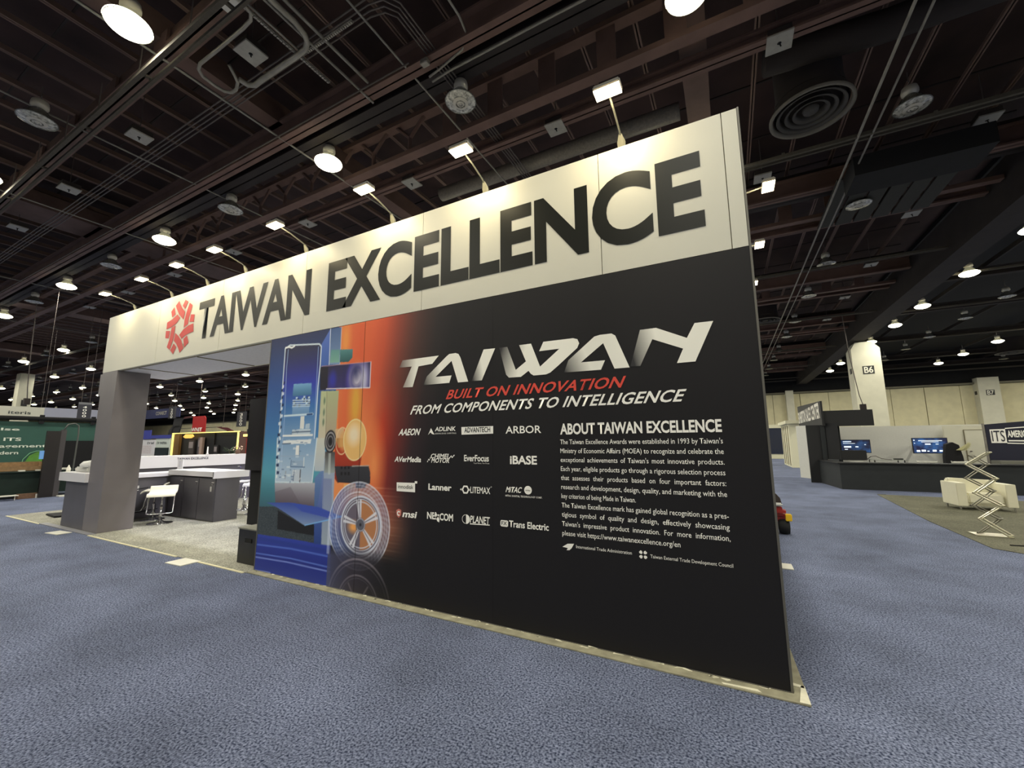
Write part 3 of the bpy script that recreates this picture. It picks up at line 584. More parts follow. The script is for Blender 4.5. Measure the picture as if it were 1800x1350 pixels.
LN = ["The Taiwan Excellence Awards were established in 1993 by Taiwan's", "Ministry of Economic Affairs (MOEA) to recognize and celebrate the", "exceptional achievements of Taiwan's most innovative products.", "Each year, eligible products go through a rigorous selection process", "that assesses their products based on four important factors:", "research and development, design, quality, and marketing with the", "key criterion of being Made in Taiwan.", "The Taiwan Excellence mark has gained global recognition as a pres-", "tigious symbol of quality and design, effectively showcasing", "Taiwan's impressive product innovation. For more information,", "please visit https://www.taiwanexcellence.org/en"]
for i, s_ in enumerate(LN):
    z = 1.532-i*.0728; xe = {6: -.66, 10: -.365}.get(i, -.045)
    pt(s_, M_pwhite, -1.255, z, xe, .037, bold=.004, res=2, wspace={2: 1.6, 4: 2.2, 8: 2.0, 9: 2.0}.get(i, 1.0))
pt('International Trade Administration', M_pwhite, (-1.141,0.712)[0], .716, (-0.708,0.718)[0], .024, bold=0, res=2)
pt('Taiwan External Trade Development Council', M_pwhite, (-0.575,0.717)[0], .708, (-0.042,0.717)[0], .024, bold=0, res=2)
flat('logo', [ [(-1.257,0.714),(-1.212,0.742),(-1.158,0.747),(-1.179,0.711),(-1.198,0.694),(-1.221,0.692),(-1.211,0.709)] ], M_pwhite, gw, YP)
import itertools
c0 = (-0.626,0.725)
flat('logo', [[(c0[0]+r_*math.cos(a+b_), c0[1]+r_*math.sin(a+b_)) for r_, b_ in ((.012,-.5),(.026,-.5),(.034,-.25),(.034,.25),(.026,.5),(.012,.5))] for a in [k*math.pi/2+math.pi/4 for k in range(4)]], M_pwhite, gw, YP)
# company logos
def C(x, y): return None
LGS = [('AAEON', (-3.040,1.631), (-2.745,1.634), .062, .35, .03), ('ADLINK', (-2.567,1.664), (-2.313,1.667), .040, .15, .022), ('ARBOR', (-1.773,1.629), (-1.426,1.628), .062, 0, .012),
 ('AVerMedia', (-3.082,1.362), (-2.724,1.368), .050, .2, .028), ('CHIMEI', (-2.615,1.402), (-2.396,1.400), .042, .25, .02), ('MOTOR', (-2.605,1.360), (-2.378,1.358), .042, .25, .02), ('EverFocus', (-2.218,1.380), (-1.948,1.379), .055, 0, .022), ('iBASE', (-1.731,1.363), (-1.470,1.364), .068, 0, .03),
 ('Lanner', (-2.633,1.101), (-2.357,1.100), .055, 0, .03), ('LITEMAX', (-2.145,1.093), (-1.933,1.098), .055, 0, .012), ('MiTAC', (-1.776,1.119), (-1.614,1.121), .045, .3, .022),
 ('msi', (-2.954,0.822), (-2.763,0.829), .060, .25, .03), ('NE', (-2.642,0.829), (-2.545,0.831), .060, 0, .03), ('COM', (-2.491,0.827), (-2.335,0.826), .060, 0, .03), ('PLANET', (-2.147,0.831), (-1.936,0.837), .060, .1, .018), ('Trans Electric', (-1.743,0.828), (-1.373,0.831), .052, 0, .022)]
for s_, a_, b_, h_, sh, bo in LGS: pt(s_, M_pwhite, a_[0], a_[1], b_[0], h_, bold=bo, shear=sh, name='logo_lettering')
pt('LEADING EDGE COMPUTING', M_pwhite, (-2.566,1.636)[0], (-2.566,1.634)[1], (-2.313,1.632)[0], .013, bold=0, res=1, name='logo_lettering')
pt('Your Vision, Our Focus', M_pwhite, (-2.112,1.357)[0], (-2.112,1.357)[1], (-1.943,1.357)[0], .011, bold=0, res=1, name='logo_lettering')
pt('MITAC DIGITAL TECHNOLOGY CORP.', M_pwhite, (-1.778,1.081)[0], (-1.778,1.081)[1], (-1.427,1.088)[0], .015, bold=.01, res=1, name='logo_lettering')
pt('®', M_pwhite, (-1.930,1.146)[0], (-1.930,1.146)[1], (-1.913,1.147)[0], .015, bold=0, res=1, name='logo_lettering')
flat('logo', [ [(-2.616,1.696),(-2.572,1.631),(-2.603,1.638),(-2.621,1.654),(-2.651,1.629),(-2.628,1.670)] ], M_pwhite, gw, YP)
flat('logo', [ [(-2.252,1.697),(-1.902,1.698),(-1.902,1.630),(-2.249,1.625)] ], M_pwhite, gw, YP)
pt('ADVANTECH', M_wdark, (-2.216,1.647)[0], (-2.216,1.645)[1], (-1.933,1.644)[0], .046, bold=.012, name='logo_lettering').location = (0, -.002, 0)
flat('logo', [ [(-3.043,1.154),(-2.801,1.157),(-2.798,1.067),(-3.040,1.067)], [(-2.806,1.174),(-2.774,1.175),(-2.774,1.152),(-2.805,1.152)] ], M_pwhite, gw, YP)
pt('innodisk', M_wdark, (-3.020,1.099)[0], (-3.020,1.097)[1], (-2.822,1.105)[0], .038, bold=.0, name='logo_lettering').location = (0, -.002, 0)
def ring(c_, r0, r1, n, a0=0, a1=2*math.pi): 
    A_ = [a0+(a1-a0)*i/n for i in range(n+1)]
    return [[(c_[0]+r0*math.cos(p), c_[1]+r0*math.sin(p)), (c_[0]+r1*math.cos(p), c_[1]+r1*math.sin(p)), (c_[0]+r1*math.cos(q), c_[1]+r1*math.sin(q)), (c_[0]+r0*math.cos(q), c_[1]+r0*math.sin(q))] for p, q in zip(A_[:-1], A_[1:])]
lc = (-2.199,1.120)
flat('logo', ring(lc, .026, .042, 6), M_pwhite, gw, YP); flat('logo', [[(lc[0]-.062, lc[1]), (lc[0]-.045, lc[1]+.012), (lc[0]-.045, lc[1]-.012)], [(lc[0]+.062, lc[1]), (lc[0]+.045, lc[1]+.012), (lc[0]+.045, lc[1]-.012)]], M_pwhite, gw, YP)
mc = (-1.558,1.144); flat('logo', ring(mc, 0.001, .036, 20), M_pwhite, gw, YP); pt('mio', M_wdark, mc[0]-.022, mc[1]-.008, mc[0]+.022, .016, bold=0, name='logo_lettering').location = (0, -.002, 0)
sc_ = (-3.002,0.851); flat('logo', [ [(-3.038,0.880),(-3.004,0.895),(-2.970,0.885),(-2.971,0.837),(-3.000,0.807),(-3.030,0.830)] ], mat('logo_pink', (206,120,106), .6), gw, YP); flat('logo', ring(sc_, .012, .024, 12, .6, 5.4), M_pwhite, gw, YP-.001)
pc = (-2.190,0.857); flat('logo', ring(pc, .001, .042, 14, -math.pi/2, math.pi/2)+ring((pc[0]-.004, pc[1]), .036, .040, 14, math.pi/2, 1.5*math.pi), M_pwhite, gw, YP)
flat('logo', [ [(-2.147,0.824),(-1.938,0.829),(-1.938,0.821),(-2.147,0.815)], [(-2.562,0.890),(-2.537,0.896),(-2.491,0.832),(-2.495,0.804),(-2.517,0.812)], [(-2.492,0.875),(-2.513,0.877),(-2.549,0.829),(-2.535,0.826)] ], M_pwhite, gw, YP)
flat('logo', [ [(-1.820,0.879),(-1.760,0.878),(-1.752,0.868),(-1.754,0.831),(-1.765,0.824),(-1.820,0.825),(-1.830,0.835),(-1.828,0.870)] ], M_pwhite, gw, YP); pt('FX', M_wdark, (-1.818,0.840)[0], (-1.818,0.839)[1], (-1.764,0.845)[0], .03, bold=.01, name='logo_lettering').location = (0, -.002, 0)
ck, cl = (-2.396,1.400), (-2.656,1.363)
for k in range(4):
    for (bx, bz), st in ((ck, .017), (cl, .011)):
        x, z = bx+st*k, bz+.010*(k % 2)+.004*k*(1 if st > .012 else 2)
        flat('logo', [[(x, z), (x+st*.8, z), (x+st*1.2, z+.014), (x+st*.4, z+.014)]], M_pwhite, gw, YP)

# ---- arm lamps over the header
M_arm = mat('arm_grey', (120,118,104), .6)
M_glow = mat('arm_lamp_glow', (255,240,200), .5, emit=(255,236,190), es=14)
ARMX = [-.653, -2.041, -3.306, -4.855, -6.237, -7.288, -8.429, -9.831]
def arm_lamp():
    t = thing('arm_lamp', 'x', 'lamp')
    MB().prism([(-.03,.06,0),(.03,.06,0),(.035,.03,.10),(.012,.0,.16),(-.012,.0,.16),(-.035,.03,.10)], (0,.02,0)).build('bracket', M_arm, t, local=True, bevel=.004)
    MB().tube([(0,.06,.12),(0,-.02,.17),(0,-.2,.22),(0,-.36,.245)], .008, 8).build('arm', M_arm, t, local=True, smooth=True)
    h_ = MB().box(-.105,.105,-.46,-.34,.232,.275).build('lamp_head', mat('lamp_head_grey', (84,80,72), .6), t, local=True, bevel=.01)
    MB().box(-.10,.10,-.455,-.345,.222,.232).build('lamp_glass', M_glow, h_, local=True)
    l = bpy.data.lights.new('arm_light', 'AREA'); l.shape = 'RECTANGLE'; l.size = .2; l.size_y = .1; l.energy = ARM_POWER; l.color = ARM_COLOR; l.spread = math.radians(160)
    lo = bpy.data.objects.new('arm_light', l); COL.objects.link(lo); lo.parent = t; lo.location = (0,-.40,.205); lo.rotation_euler = (math.radians(48),0,0)
    return t
AL = ['arm lamp over the last letter of the header, largest of its row', 'arm lamp over the right half of header, second from the right end', 'arm lamp over middle of header, third from the right end', 'arm lamp over header between the two words', 'arm lamp over header above the short first word, nearer the gap', 'arm lamp over header, third from the left end', 'arm lamp over header beside the red emblem, second from the left', 'arm lamp at left end of header, smallest of its row']
arm0 = arm_lamp()
for i, x in enumerate(ARMX):
    t = arm0 if i == 0 else copy_tree(arm0)
    t.location = (x, 3.29, 4.035); t['label'] = 'lit '+AL[i]; t['group'] = 'arm lamps along the header'
for (y, lab) in ((4.9, 'lit arm lamp reaching out past right end of header, highest of three'), (6.4, 'lit arm lamp behind right end of header, middle of three'), (8.0, 'lit arm lamp low behind right edge of booth, farthest of three')):
    t = copy_tree(arm0, (.16, y, 4.025)); t.rotation_euler.z = math.pi/2; t['label'] = lab; t['group'] = 'arm lamps along the side wall'

room0 = arm_lamp()
for ch in room0.children:
    if ch.type == 'LIGHT': ch.data = ch.data.copy(); ch.data.energy = ROOM_POWER; ch.data.color = (.93, .92, 1.0); ch.rotation_euler = (math.radians(-12),0,0)
for i, (x, lab) in enumerate(((-6.2, 'arm lamp on inner side of header beam, right'), (-8.0, 'arm lamp on inner side of header beam, middle'), (-9.7, 'arm lamp on inner side of header beam, left'))):
    t = room0 if i == 0 else copy_tree(room0)
    t.location = (x, 4.2, 4.025); t.rotation_euler.z = math.pi; t['label'] = lab; t['group'] = 'arm lamps lighting the inside of the booth'
# ---- booth column and counters
bc = thing('booth_column', 'grey laminate column carrying left end of the white header', 'column', (-10.3, 3.5, 0))
MB().box(-10.64, -10.0, 3.25, 3.75, .012, 2.933).build('shaft', M_graph, bc)
MB().box(-10.9, -10.64, 3.3, 3.4, 2.5, 2.93).build('rear_bracket', M_graph, bc)
M_top = mat('white_laminate', (224,222,226), .35)
M_cab = mat('cabinet_graphite', (84,82,88), .4, noise=.05, scale=4)
M_chrome = mat('chrome', (210,210,214), .15, metal=1)
M_lock = mat('lock_white', (214,212,206), .5)
ct = thing('counter_cabinet', 'graphite L-shaped cabinet with white top in the archway', 'counter', (-10.5, 4.9, 0))
MB().box(-11.69, -10.645, 3.25, 3.9, .012, .865).build('cabinet_body', M_cab, ct, label='cabinet body left of the column')
MB().box(-11.69, -11.15, 3.9, 5.2, .012, .865).build('cabinet_body', M_cab, ct)
MB().box(-11.15, -9.28, 4.75, 5.2, .012, .865).build('cabinet_body', M_cab, ct)
for a, b in ((-11.13,-10.53),(-10.51,-9.92),(-9.90,-9.30)):
    d = MB().box(a, b, 4.735, 4.75, .03, .85).build('door', M_cab, ct)
    MB().cyl((b-.08, 4.735, .74), (b-.08, 4.722, .74), .012, 10).build('lock', M_chrome, d)
    MB().box(b-.12, b-.04, 4.729, 4.735, .775, .79).build('keyhole_plate', M_lock, d)
MB().box(-9.45, -9.41, 4.725, 4.735, .60, .70).build('key_tag', M_lock, ct)
d = MB().box(-11.15, -11.135, 3.92, 4.72, .03, .85).build('door', M_cab, ct); MB().cyl((-11.135, 4.1, .74), (-11.12, 4.1, .74), .012, 10).build('lock', M_chrome, d)
MB().box(-11.134, -11.125, 4.12, 4.2, .60, .70).build('key_tag', M_lock, ct)
MB().box(-11.92, -10.643, 3.20, 3.9, .866, 1.03).build('countertop', M_top, ct)
MB().box(-11.75, -11.1, 3.9, 5.25, .866, .94).build('countertop', M_top, ct)
MB().box(-11.1, -9.27, 4.68, 5.36, .895, 1.0).build('countertop', M_top, ct, bevel=.004)
MB().box(-9.30, -9.265, 4.68, 5.38, .865, 1.0).build('counter_lip', M_top, ct)
# back counter
rc_ = thing('reception_counter', 'long white-fronted reception counter behind the L-shaped cabinet', 'counter', (-12.9, 6.5, 0))
MB().box(-13.3, -12.62, 4.3, 7.42, .012, .985).build('counter_body', M_cab, rc_)
MB().box(-13.32, -12.58, 4.2, 7.46, .985, 1.27).build('counter_front', M_top, rc_)
text('lettering', 'TAIWAN EXCELLENCE', mat('small_letter', (44,46,66), .5), (-12.575, 5.46, 1.165), (0,1,0), (0,0,1), .72, .055, rc_, bold=.02)
for y in (7.05,): MB().cyl((-12.62, y, .9), (-12.60, y, .9), .014, 8).build('lock', M_chrome, rc_)
MB().box(-12.625, -12.6, 6.98, 7.03, .915, .93).build('keyhole_plate', M_lock, rc_)
# things standing on the counters
t = thing('acrylic_sign_holder', 'white acrylic sign holder standing on the cabinet corner', 'sign holder', (-11.0, 5.0, 1.0))
MB().box(-11.15, -10.93, 4.86, 4.872, 1.0, 1.22).build('panel', mat('acrylic_white', (238,236,240), .2), t)
MB().box(-11.10, -10.93, 4.82, 4.95, 1.0, 1.01).build('foot', MATS['acrylic_white'], t)
MB().box(-11.09, -11.0, 4.856, 4.86, 1.05, 1.18).build('card', mat('card_grey', (206,204,212), .5), t)
M_clear = mat('clear_plastic', (170,180,184), .1, alpha=.45)
t = thing('shrink_wrapped_pile', 'glossy plastic-wrapped pile on the white ledge left of column', 'package', (-11.3, 3.5, 1.03))
MB().box(-11.7, -11.1, 3.35, 3.7, 1.032, 1.13).build('wrapped_sheets', mat('pale_paper', (206,206,200), .25), t, bevel=.02)
MB().lathe([(0,.0),(.16,0),(.17,.05),(.12,.11),(0,.13)], 16, (-11.25, 3.45, 1.13)).build('film', mat('film_white', (226,226,222), .12), t, smooth=True)
t = thing('small_bottle', 'white drop-shaped bottle at left end of the white ledge', 'bottle', (-11.85, 3.3, 1.03))
MB().lathe([(0,0),(.03,0),(.035,.03),(.03,.07),(.012,.11),(.008,.13),(0,.13)], 14, (-11.85, 3.3, 1.031)).build('body', mat('bottle_white', (240,238,226), .2), t, smooth=True)
t = thing('round_lamp_globe', 'small pale globe on stand beside the column above white ledge', 'ornament', (-10.9, 3.6, 1.03))
MB().lathe([(0,0),(.08,0),(.08,.02),(.02,.03),(.015,.17),(0,.17)], 14, (-10.95, 3.6, 1.031)).build('stand', M_cond, t, smooth=True)
MB().lathe([(.0,-.04),(.028,-.028),(.04,0),(.028,.028),(0,.04)], 14, (-10.95, 3.6, 1.24)).build('globe', mat('globe_grey', (206,206,196), .3), t, smooth=True)
# bar stools
M_seat = mat('stool_cream', (240,236,216), .35)
def stool(c_, rz, lab, m=M_seat, hgt=.60):
    t = thing('bar_stool', lab, 'stool', (c_[0], c_[1], .0085), 'bar stools in the booth', rz)
    prof = [(-.20,.115),(-.185,.125),(-.165,.11),(-.13,.045),(-.09,.015),(-.02,.0),(.08,-.005),(.15,.0),(.185,-.02),(.20,-.05),(.20,-.075),(.175,-.05),(.14,-.03),(-.02,-.03),(-.11,-.015),(-.155,.02),(-.185,.08)]
    MB().prism([(-.22, y, hgt+z) for y, z in prof], (.44, 0, 0)).build('seat', m, t, local=True, bevel=.006)
    MB().cyl((0,0,.03), (0,0,.32), .032, 14).build('outer_column', M_chrome, t, local=True, smooth=True)
    MB().cyl((0,0,.32), (0,0,hgt-.03), .018, 12).build('gas_lift', M_chrome, t, local=True, smooth=True)
    MB().lathe([(0,.07),(.035,.065),(.07,.035),(.16,.018),(.205,.010),(.205,0),(0,0)], 28).build('base', M_chrome, t, local=True, smooth=True)
    MB().tube([(-.2,.08,hgt-.02),(-.2,.13,.3),(-.2,.17,.22),(-.15,.21,.21),(.15,.21,.21),(.2,.17,.22),(.2,.13,.3),(.2,.08,hgt-.02)], .011, 8).build('footrest', M_chrome, t, local=True, smooth=True)
    return t
stool((-10.14, 4.22), 4.2, 'cream bent-seat bar stool in front of the L-shaped cabinet')
s2 = stool((-9.55, 5.75), 3.6, 'white bar stool beyond right end of cabinet, beside black panel', M_top, .68)
stool((-10.35, 5.95), 2.4, 'white bar stool half hidden behind right end of cabinet', M_top, .68)
s3 = stool((-10.78, 4.35), 2.6, 'cream bar stool with dark loop, partly behind the column edge', M_seat, .62)
# folded black chair frame next to the column
t = thing('chair_frame', 'black tube chair frame pushed between column and cabinet', 'chair', (-10.95, 4.45, 0))
MB().tube([(-10.98,4.0,.01),(-10.98,4.05,.6),(-10.98,4.12,.64),(-10.98,4.3,.66)], .012, 8).build('leg', M_black, t, smooth=True)
MB().tube([(-10.98,4.0,.16),(-10.98,4.5,.2)], .010, 8).build('crossbar', M_black, t, smooth=True)
# glowing violet showcase behind the stools
t = thing('lit_showcase', 'low violet-lit showcase behind the white stools', 'display case', (-12.2, 8.2, 0))
MB().box(-12.6, -10.8, 8.0, 8.1, .02, 1.0).build('panel', mat('violet_glow', (150,140,230), .5, emit=(150,140,235), es=.5), t)
MB().box(-12.6, -10.8, 7.95, 8.4, 1.0, 1.06).build('top', M_top, t)
# black screen stand and black box beside the mural
t = thing('screen_stand', 'tall black display screen seen edge-on behind mural left edge', 'screen', (-8.36, 5.0, 0))
MB().box(-8.45, -7.2, 4.93, 5.02, .01, 2.45).build('back_panel', M_black, t); MB().box(-8.52, -7.3, 4.85, 4.93, 1.05, 2.45).build('screen', mat('screen_black', (18,18,20), .25), t)
t = thing('black_cabinet', 'small black cabinet on pale carpet at left foot of mural', 'cabinet', (-5.6, 3.5, 0))
MB().box(-5.88, -5.36, 3.34, 3.62, .009, .44).build('body', mat('black_paint', (24,24,26), .4), t, bevel=.004)
MB().box(-5.89, -5.35, 3.33, 3.63, .44, .455).build('top_edge', mat('grey_edge', (120,120,110), .5), t)
MB().box(-5.72, -5.58, 3.332, 3.34, .28, .33).build('handle_recess', mat('void_black', (6,6,6), .9), t)
# ================================================================ HIGH-BAY LAMPS
M_hous = mat('lamp_housing', (190,186,176), .4, metal=.3)
M_refl = mat('prismatic_glass', (104,104,100), .2, spec=.8, noise=.4, scale=34)
M_lit = mat('lamp_lens_lit', (255,250,225), .4, emit=(255,250,222), es=9)
M_litr = mat('reflector_lit', (210,205,170), .3, emit=(235,232,190), es=.22)
M_lens = mat('lamp_lens_dark', (170,168,160), .08, spec=1.0, noise=.8, scale=15)  # strong noise paints bright caustic glints into the unlit lens
LAMPZ = 8.5
def highbay(lit):
    t = thing('high_bay_lamp', 'x', 'lamp')
    MB().lathe([(0,.46),(.09,.46),(.13,.43),(.145,.36),(.145,.30),(.11,.27),(.10,.24),(0,.24)], 20).build('housing', M_hous, t, local=True, smooth=True)
    MB().tube([(0,0,.46),(0,0,.52),(.03,0,.55),(0,0,.58),(0,0,.80)], .012, 6).build('hook', M_cond2, t, local=True)
    MB().lathe([(.09,.25),(.13,.22),(.19,.14),(.245,.06),(.28,.01),(.315,-.005),(.318,-.02),(.30,-.02)], 32).build('reflector', M_litr if lit else M_refl, t, local=True, smooth=True)
    mb = MB().lathe([(0,-.12),(.10,-.115),(.20,-.09),(.28,-.05),(.322,-.005),(.315,.02),(.27,.06)] if lit else [(0,-.055),(.12,-.05),(.22,-.035),(.30,-.016)], 32); mb.build('lens', M_lit if lit else M_lens, t, local=True, smooth=True)
    if lit:
        l = bpy.data.lights.new('bay_light', 'AREA'); l.shape = 'DISK'; l.size = .5; l.energy = BAY_POWER; l.color = BAY_COLOR
        lo = bpy.data.objects.new('bay_light', l); COL.objects.link(lo); lo.parent = t; lo.location = (0,0,-.14)
    else:
        r = MB()
        r.lathe([(.10,-.075),(.13,-.07),(.16,-.055)], 24); r.lathe([(.045,-.085),(.06,-.082),(.075,-.072)], 16); r.lathe([(0,-.09),(.022,-.085),(.03,-.07)], 10); r.build('lens_ring', M_hous, t, local=True, smooth=True)
    return t
LIT, OFF = highbay(True), highbay(False)
# one-piece version for the far rows
def farbay(lit):
    m = MB(); m.lathe([(0,.46),(.13,.43),(.145,.30),(.10,.24)], 10, mi=0); m.lathe([(.10,.25),(.19,.14),(.28,.01),(.318,-.02)], 14, mi=1); m.lathe([(0,-.12),(.14,-.11),(.26,-.06),(.322,-.005),(.315,.03),(.27,.06)] if lit else [(0,-.05),(.22,-.035),(.31,-.018)], 14, mi=2); m.cyl((0,0,.46),(0,0,.8),.012,5,mi=0)
    o = m.build('high_bay_lamp', [M_hous, M_litr if lit else M_refl, M_lit if lit else M_refl], smooth=True)
    tag(o, 'x', 'lamp')
    if lit:
        l = bpy.data.lights.new('bay_light', 'AREA'); l.shape = 'DISK'; l.size = .5; l.energy = BAY_POWER; l.color = BAY_COLOR
        lo = bpy.data.objects.new('bay_light', l); COL.objects.link(lo); lo.parent = o; lo.location = (0,0,-.14)
    return o
FLIT, FOFF = farbay(True), farbay(False)
def project(P):
    d = Vector(P)-Vector((0,0,1.55)); z = d.dot(fw)
    if z <= .1: return None
    return 900+721.56*d.dot(r2)/z, 675-721.56*d.dot(u2)/z
def hidden(P):
    if P[1] < 3.3: return False
    k = 3.25/P[1]; x = P[0]*k; z = 1.55+(P[2]-1.55)*k
    return (-10.6 < x < .2 and 2.95 < z < 4.0) or (-5.3 < x < .2 and 0 < z < 2.95)
ROWS = [-10.6, -6.4, -2.1, 2.3, 6.2, 10.8, 14.9, 19.6, 23.75, 28.6, 32.7, 37.6, 41.9, 46.9, 51.5]
XL = [43.5, 35, 26.3, 17.6, 9.5, -.1, -8.4, -16.7, -25.4, -34.2, -42.9, -51.6, -60.6, -69.5, -78, -87.5, -96.4, -104.3, -113, -122, -130.5]  # last three columns added beyond the lamps seen, to light the far wall
XO = [21.8, 12.6, 3.9, -4.4, -12.7, -20.9, -29.5, -37.9, -46.5, -55.8, -65, -73.5, -83]
NAMED = {(-8.4,2.3): 'largest lit high-bay lamp, top left above the ceiling rail', (-.1,6.2): 'lit high-bay lamp cut off by the top edge of the picture', (-16.7,2.3): 'lit high-bay lamp cut off by the left edge, below the broad girder',
 (-8.4,6.2): 'lit round high-bay lamp above the first word of header', (-16.7,6.2): 'lit high-bay lamp over the brown girder left of the header', (-25.4,6.2): 'lit high-bay lamp above left end of header, next to hanging cable', (-34.2,6.2): 'lit high-bay lamp near left edge, second of its row',
 (9.5,19.6): 'lit high-bay lamp cut off by the right edge of the picture', (9.5,23.75): 'large lit high-bay lamp right of the dropped beam', (9.5,28.6): 'second largest lit high-bay lamp right of the dropped beam', (9.5,32.7): 'lit high-bay lamp just above right of column B6',
 (17.6,41.9): 'lit high-bay lamp at far right above the pilaster', (17.6,37.6): 'lit high-bay lamp touching the right picture edge, in the far rows', (17.6,46.9): 'lit high-bay lamp right of column B6, upper of the far pair', (17.6,51.5): 'lit high-bay lamp right of column B6, lower of the far pair',
 (9.5,46.9): 'lit high-bay lamp left of column B6, partly hidden by it', (9.5,51.5): 'lit high-bay lamp left of column B6, nearest the back wall',
 (-4.4,6.2): 'unlit glass high-bay lamp seen from below at top centre', (-12.7,6.2): 'unlit high-bay lamp above the emblem side of header', (-12.7,2.3): 'unlit high-bay lamp near top left edge of picture', (3.9,10.8): 'unlit high-bay lamp right of the round diffuser',
 (-20.9,6.2): 'unlit high-bay lamp above left end of header', (-29.5,6.2): 'unlit high-bay lamp at top of the left hanging cable',
 (3.9,19.6): 'unlit high-bay lamp over right aisle, nearest of its file', (3.9,23.75): 'unlit high-bay lamp over right aisle, second of its file', (3.9,28.6): 'unlit high-bay lamp over right aisle, third of its file', (12.6,28.6): 'unlit high-bay lamp near right edge below a lit one', (12.6,32.7): 'unlit high-bay lamp right of column B6, second of its file'}
def region(P, lit):
    s_ = 'lit' if lit else 'unlit'; p = project(P)
    if P[0] > 0: return (f'small {s_} high-bay lamp far back over the right aisle', f'{s_} high-bay lamps far over the right aisle')
    if p[0] > 238: return (f'small {s_} high-bay lamp seen through the archway', f'{s_} high-bay lamps seen through the archway')
    return (f'small {s_} high-bay lamp in the far rows left of the archway', f'{s_} high-bay lamps in the far rows at left')
nvis = {True: 0, False: 0}; FARL = {}
for lit, XS in ((True, XL), (False, XO)):
    for y in ROWS:
        for x in XS:
            P = (x, y, LAMPZ); p = project(P); vis = p is not None and -25 < p[0] < 1825 and -25 < p[1] < 790 and not hidden(P)
            near = math.hypot(x, y) < 40
            if not vis and not (lit and math.hypot(x, y) < 68): continue
            src = (LIT if lit else OFF) if near and vis else (FLIT if lit else FOFF)
            o = copy_tree(src, (x, y, LAMPZ))
            if vis:
                if (x, y) in NAMED: o['label'] = NAMED[(x, y)]; o['group'] = 'high-bay lamps near the booth'
                else: o['label'], o['group'] = region(P, lit); FARL.setdefault(o['group'], []).append((p, o))
                nvis[lit] += 1
            else: o['label'] = 'lit high-bay lamp out of sight beyond the picture or behind the booth'; o['group'] = 'lit high-bay lamps out of sight'
ORD = ['topmost', 'second', 'third', 'fourth', 'fifth', 'sixth', 'seventh', 'eighth', 'ninth', 'tenth', 'eleventh', 'twelfth', 'thirteenth', 'fourteenth', 'lowest']
def nth(k): return ORD[min(k, 14)]
def name_rows(D):   # order them by row, then from the left, and say so
  for g_, L_ in D.items():
    L_.sort(key=lambda e: e[1].location.y); rows = []
    for p, o in L_:
        if rows and abs(rows[-1][0][1].location.y-o.location.y) < .5: rows[-1].append((p, o))
        else: rows.append([(p, o)])
    for k, rw in enumerate(rows):
        rw.sort(key=lambda e: e[0][0])
        for j, (p, o) in enumerate(rw):
            o['label'] = o['label'].replace('small ', '')+(', %s row, %s from left' % (nth(k), 'first' if j == 0 else nth(j)))
name_rows(FARL)
def kill(o):
    for ch in list(o.children): kill(ch)
    bpy.data.objects.remove(o)
for o in (LIT, OFF, FLIT, FOFF): kill(o)

# ---- square reflector panels on the ceiling grid
M_pan = mat('panel_grey', (150,147,140), .6, noise=.1, scale=8)
def refl_panel():
    t = thing('ceiling_speaker', 'x', 'speaker')
    MB().box(-.21,.21,-.21,.21,0,.035).build('face_plate', M_pan, t, local=True, bevel=.004)
    MB().box(-.19,.19,-.19,.19,.035,.16).build('back_box', M_dark, t, local=True)
    MB().lathe([(0,-.003),(.03,-.002),(.035,.0)], 14).build('driver_hole', M_black, t, local=True)
    MB().cyl((0,0,-.003),(.02,.0,-.07),.012,8).build('plug', M_black, t, local=True)
    MB().cyl((0,0,.16),(0,0,1.2),.01,6).build('rod', M_cond2, t, local=True)
    return t
P0 = refl_panel(); PL = {}
PNAMED = {(-7.44,3.72): 'square white ceiling panel framed by thick pipes, largest', (-11.93,3.72): 'square pale ceiling panel left of the four-pipe run', (-3.08,8.17): 'square white ceiling panel between two arm lamps at centre', (-7.44,8.17): 'square pale ceiling panel beside the third arm lamp', (1.33,8.17): 'square grey ceiling panel above the round diffuser', (5.76,12.63): 'square grey ceiling panel near right edge under the pale rail', (-16.23,3.72): 'dim square ceiling panel at left beside the broad girder', (-11.93,8.17): 'square pale ceiling panel above the gap between header words', (3.5, 15.3): 'square grey ceiling panel under the sheet panels'}
for y in (3.72, 8.17, 12.63, 17.1, 21.5, 26, 30.4):
    for x in (-29.6,-25.1,-20.7,-16.23,-11.93,-7.44,-3.08,1.33,5.76):
        P = (x, y, 8.8); p = project(P)
        if p is None or not (-10 < p[0] < 1810 and -10 < p[1] < 760) or hidden(P): continue
        o = copy_tree(P0, P); o['group'] = 'square ceiling panels'
        o['label'] = PNAMED.get((x, y), 'small square grey ceiling panel over the right aisle' if x > 0 else 'small square dim ceiling panel at far left')
        if (x, y) not in PNAMED: PL.setdefault('r' if x > 0 else 'l', []).append((p, o)); o['group'] = 'distant square ceiling panels, '+('right' if x > 0 else 'left')
kill(P0)
name_rows(PL)
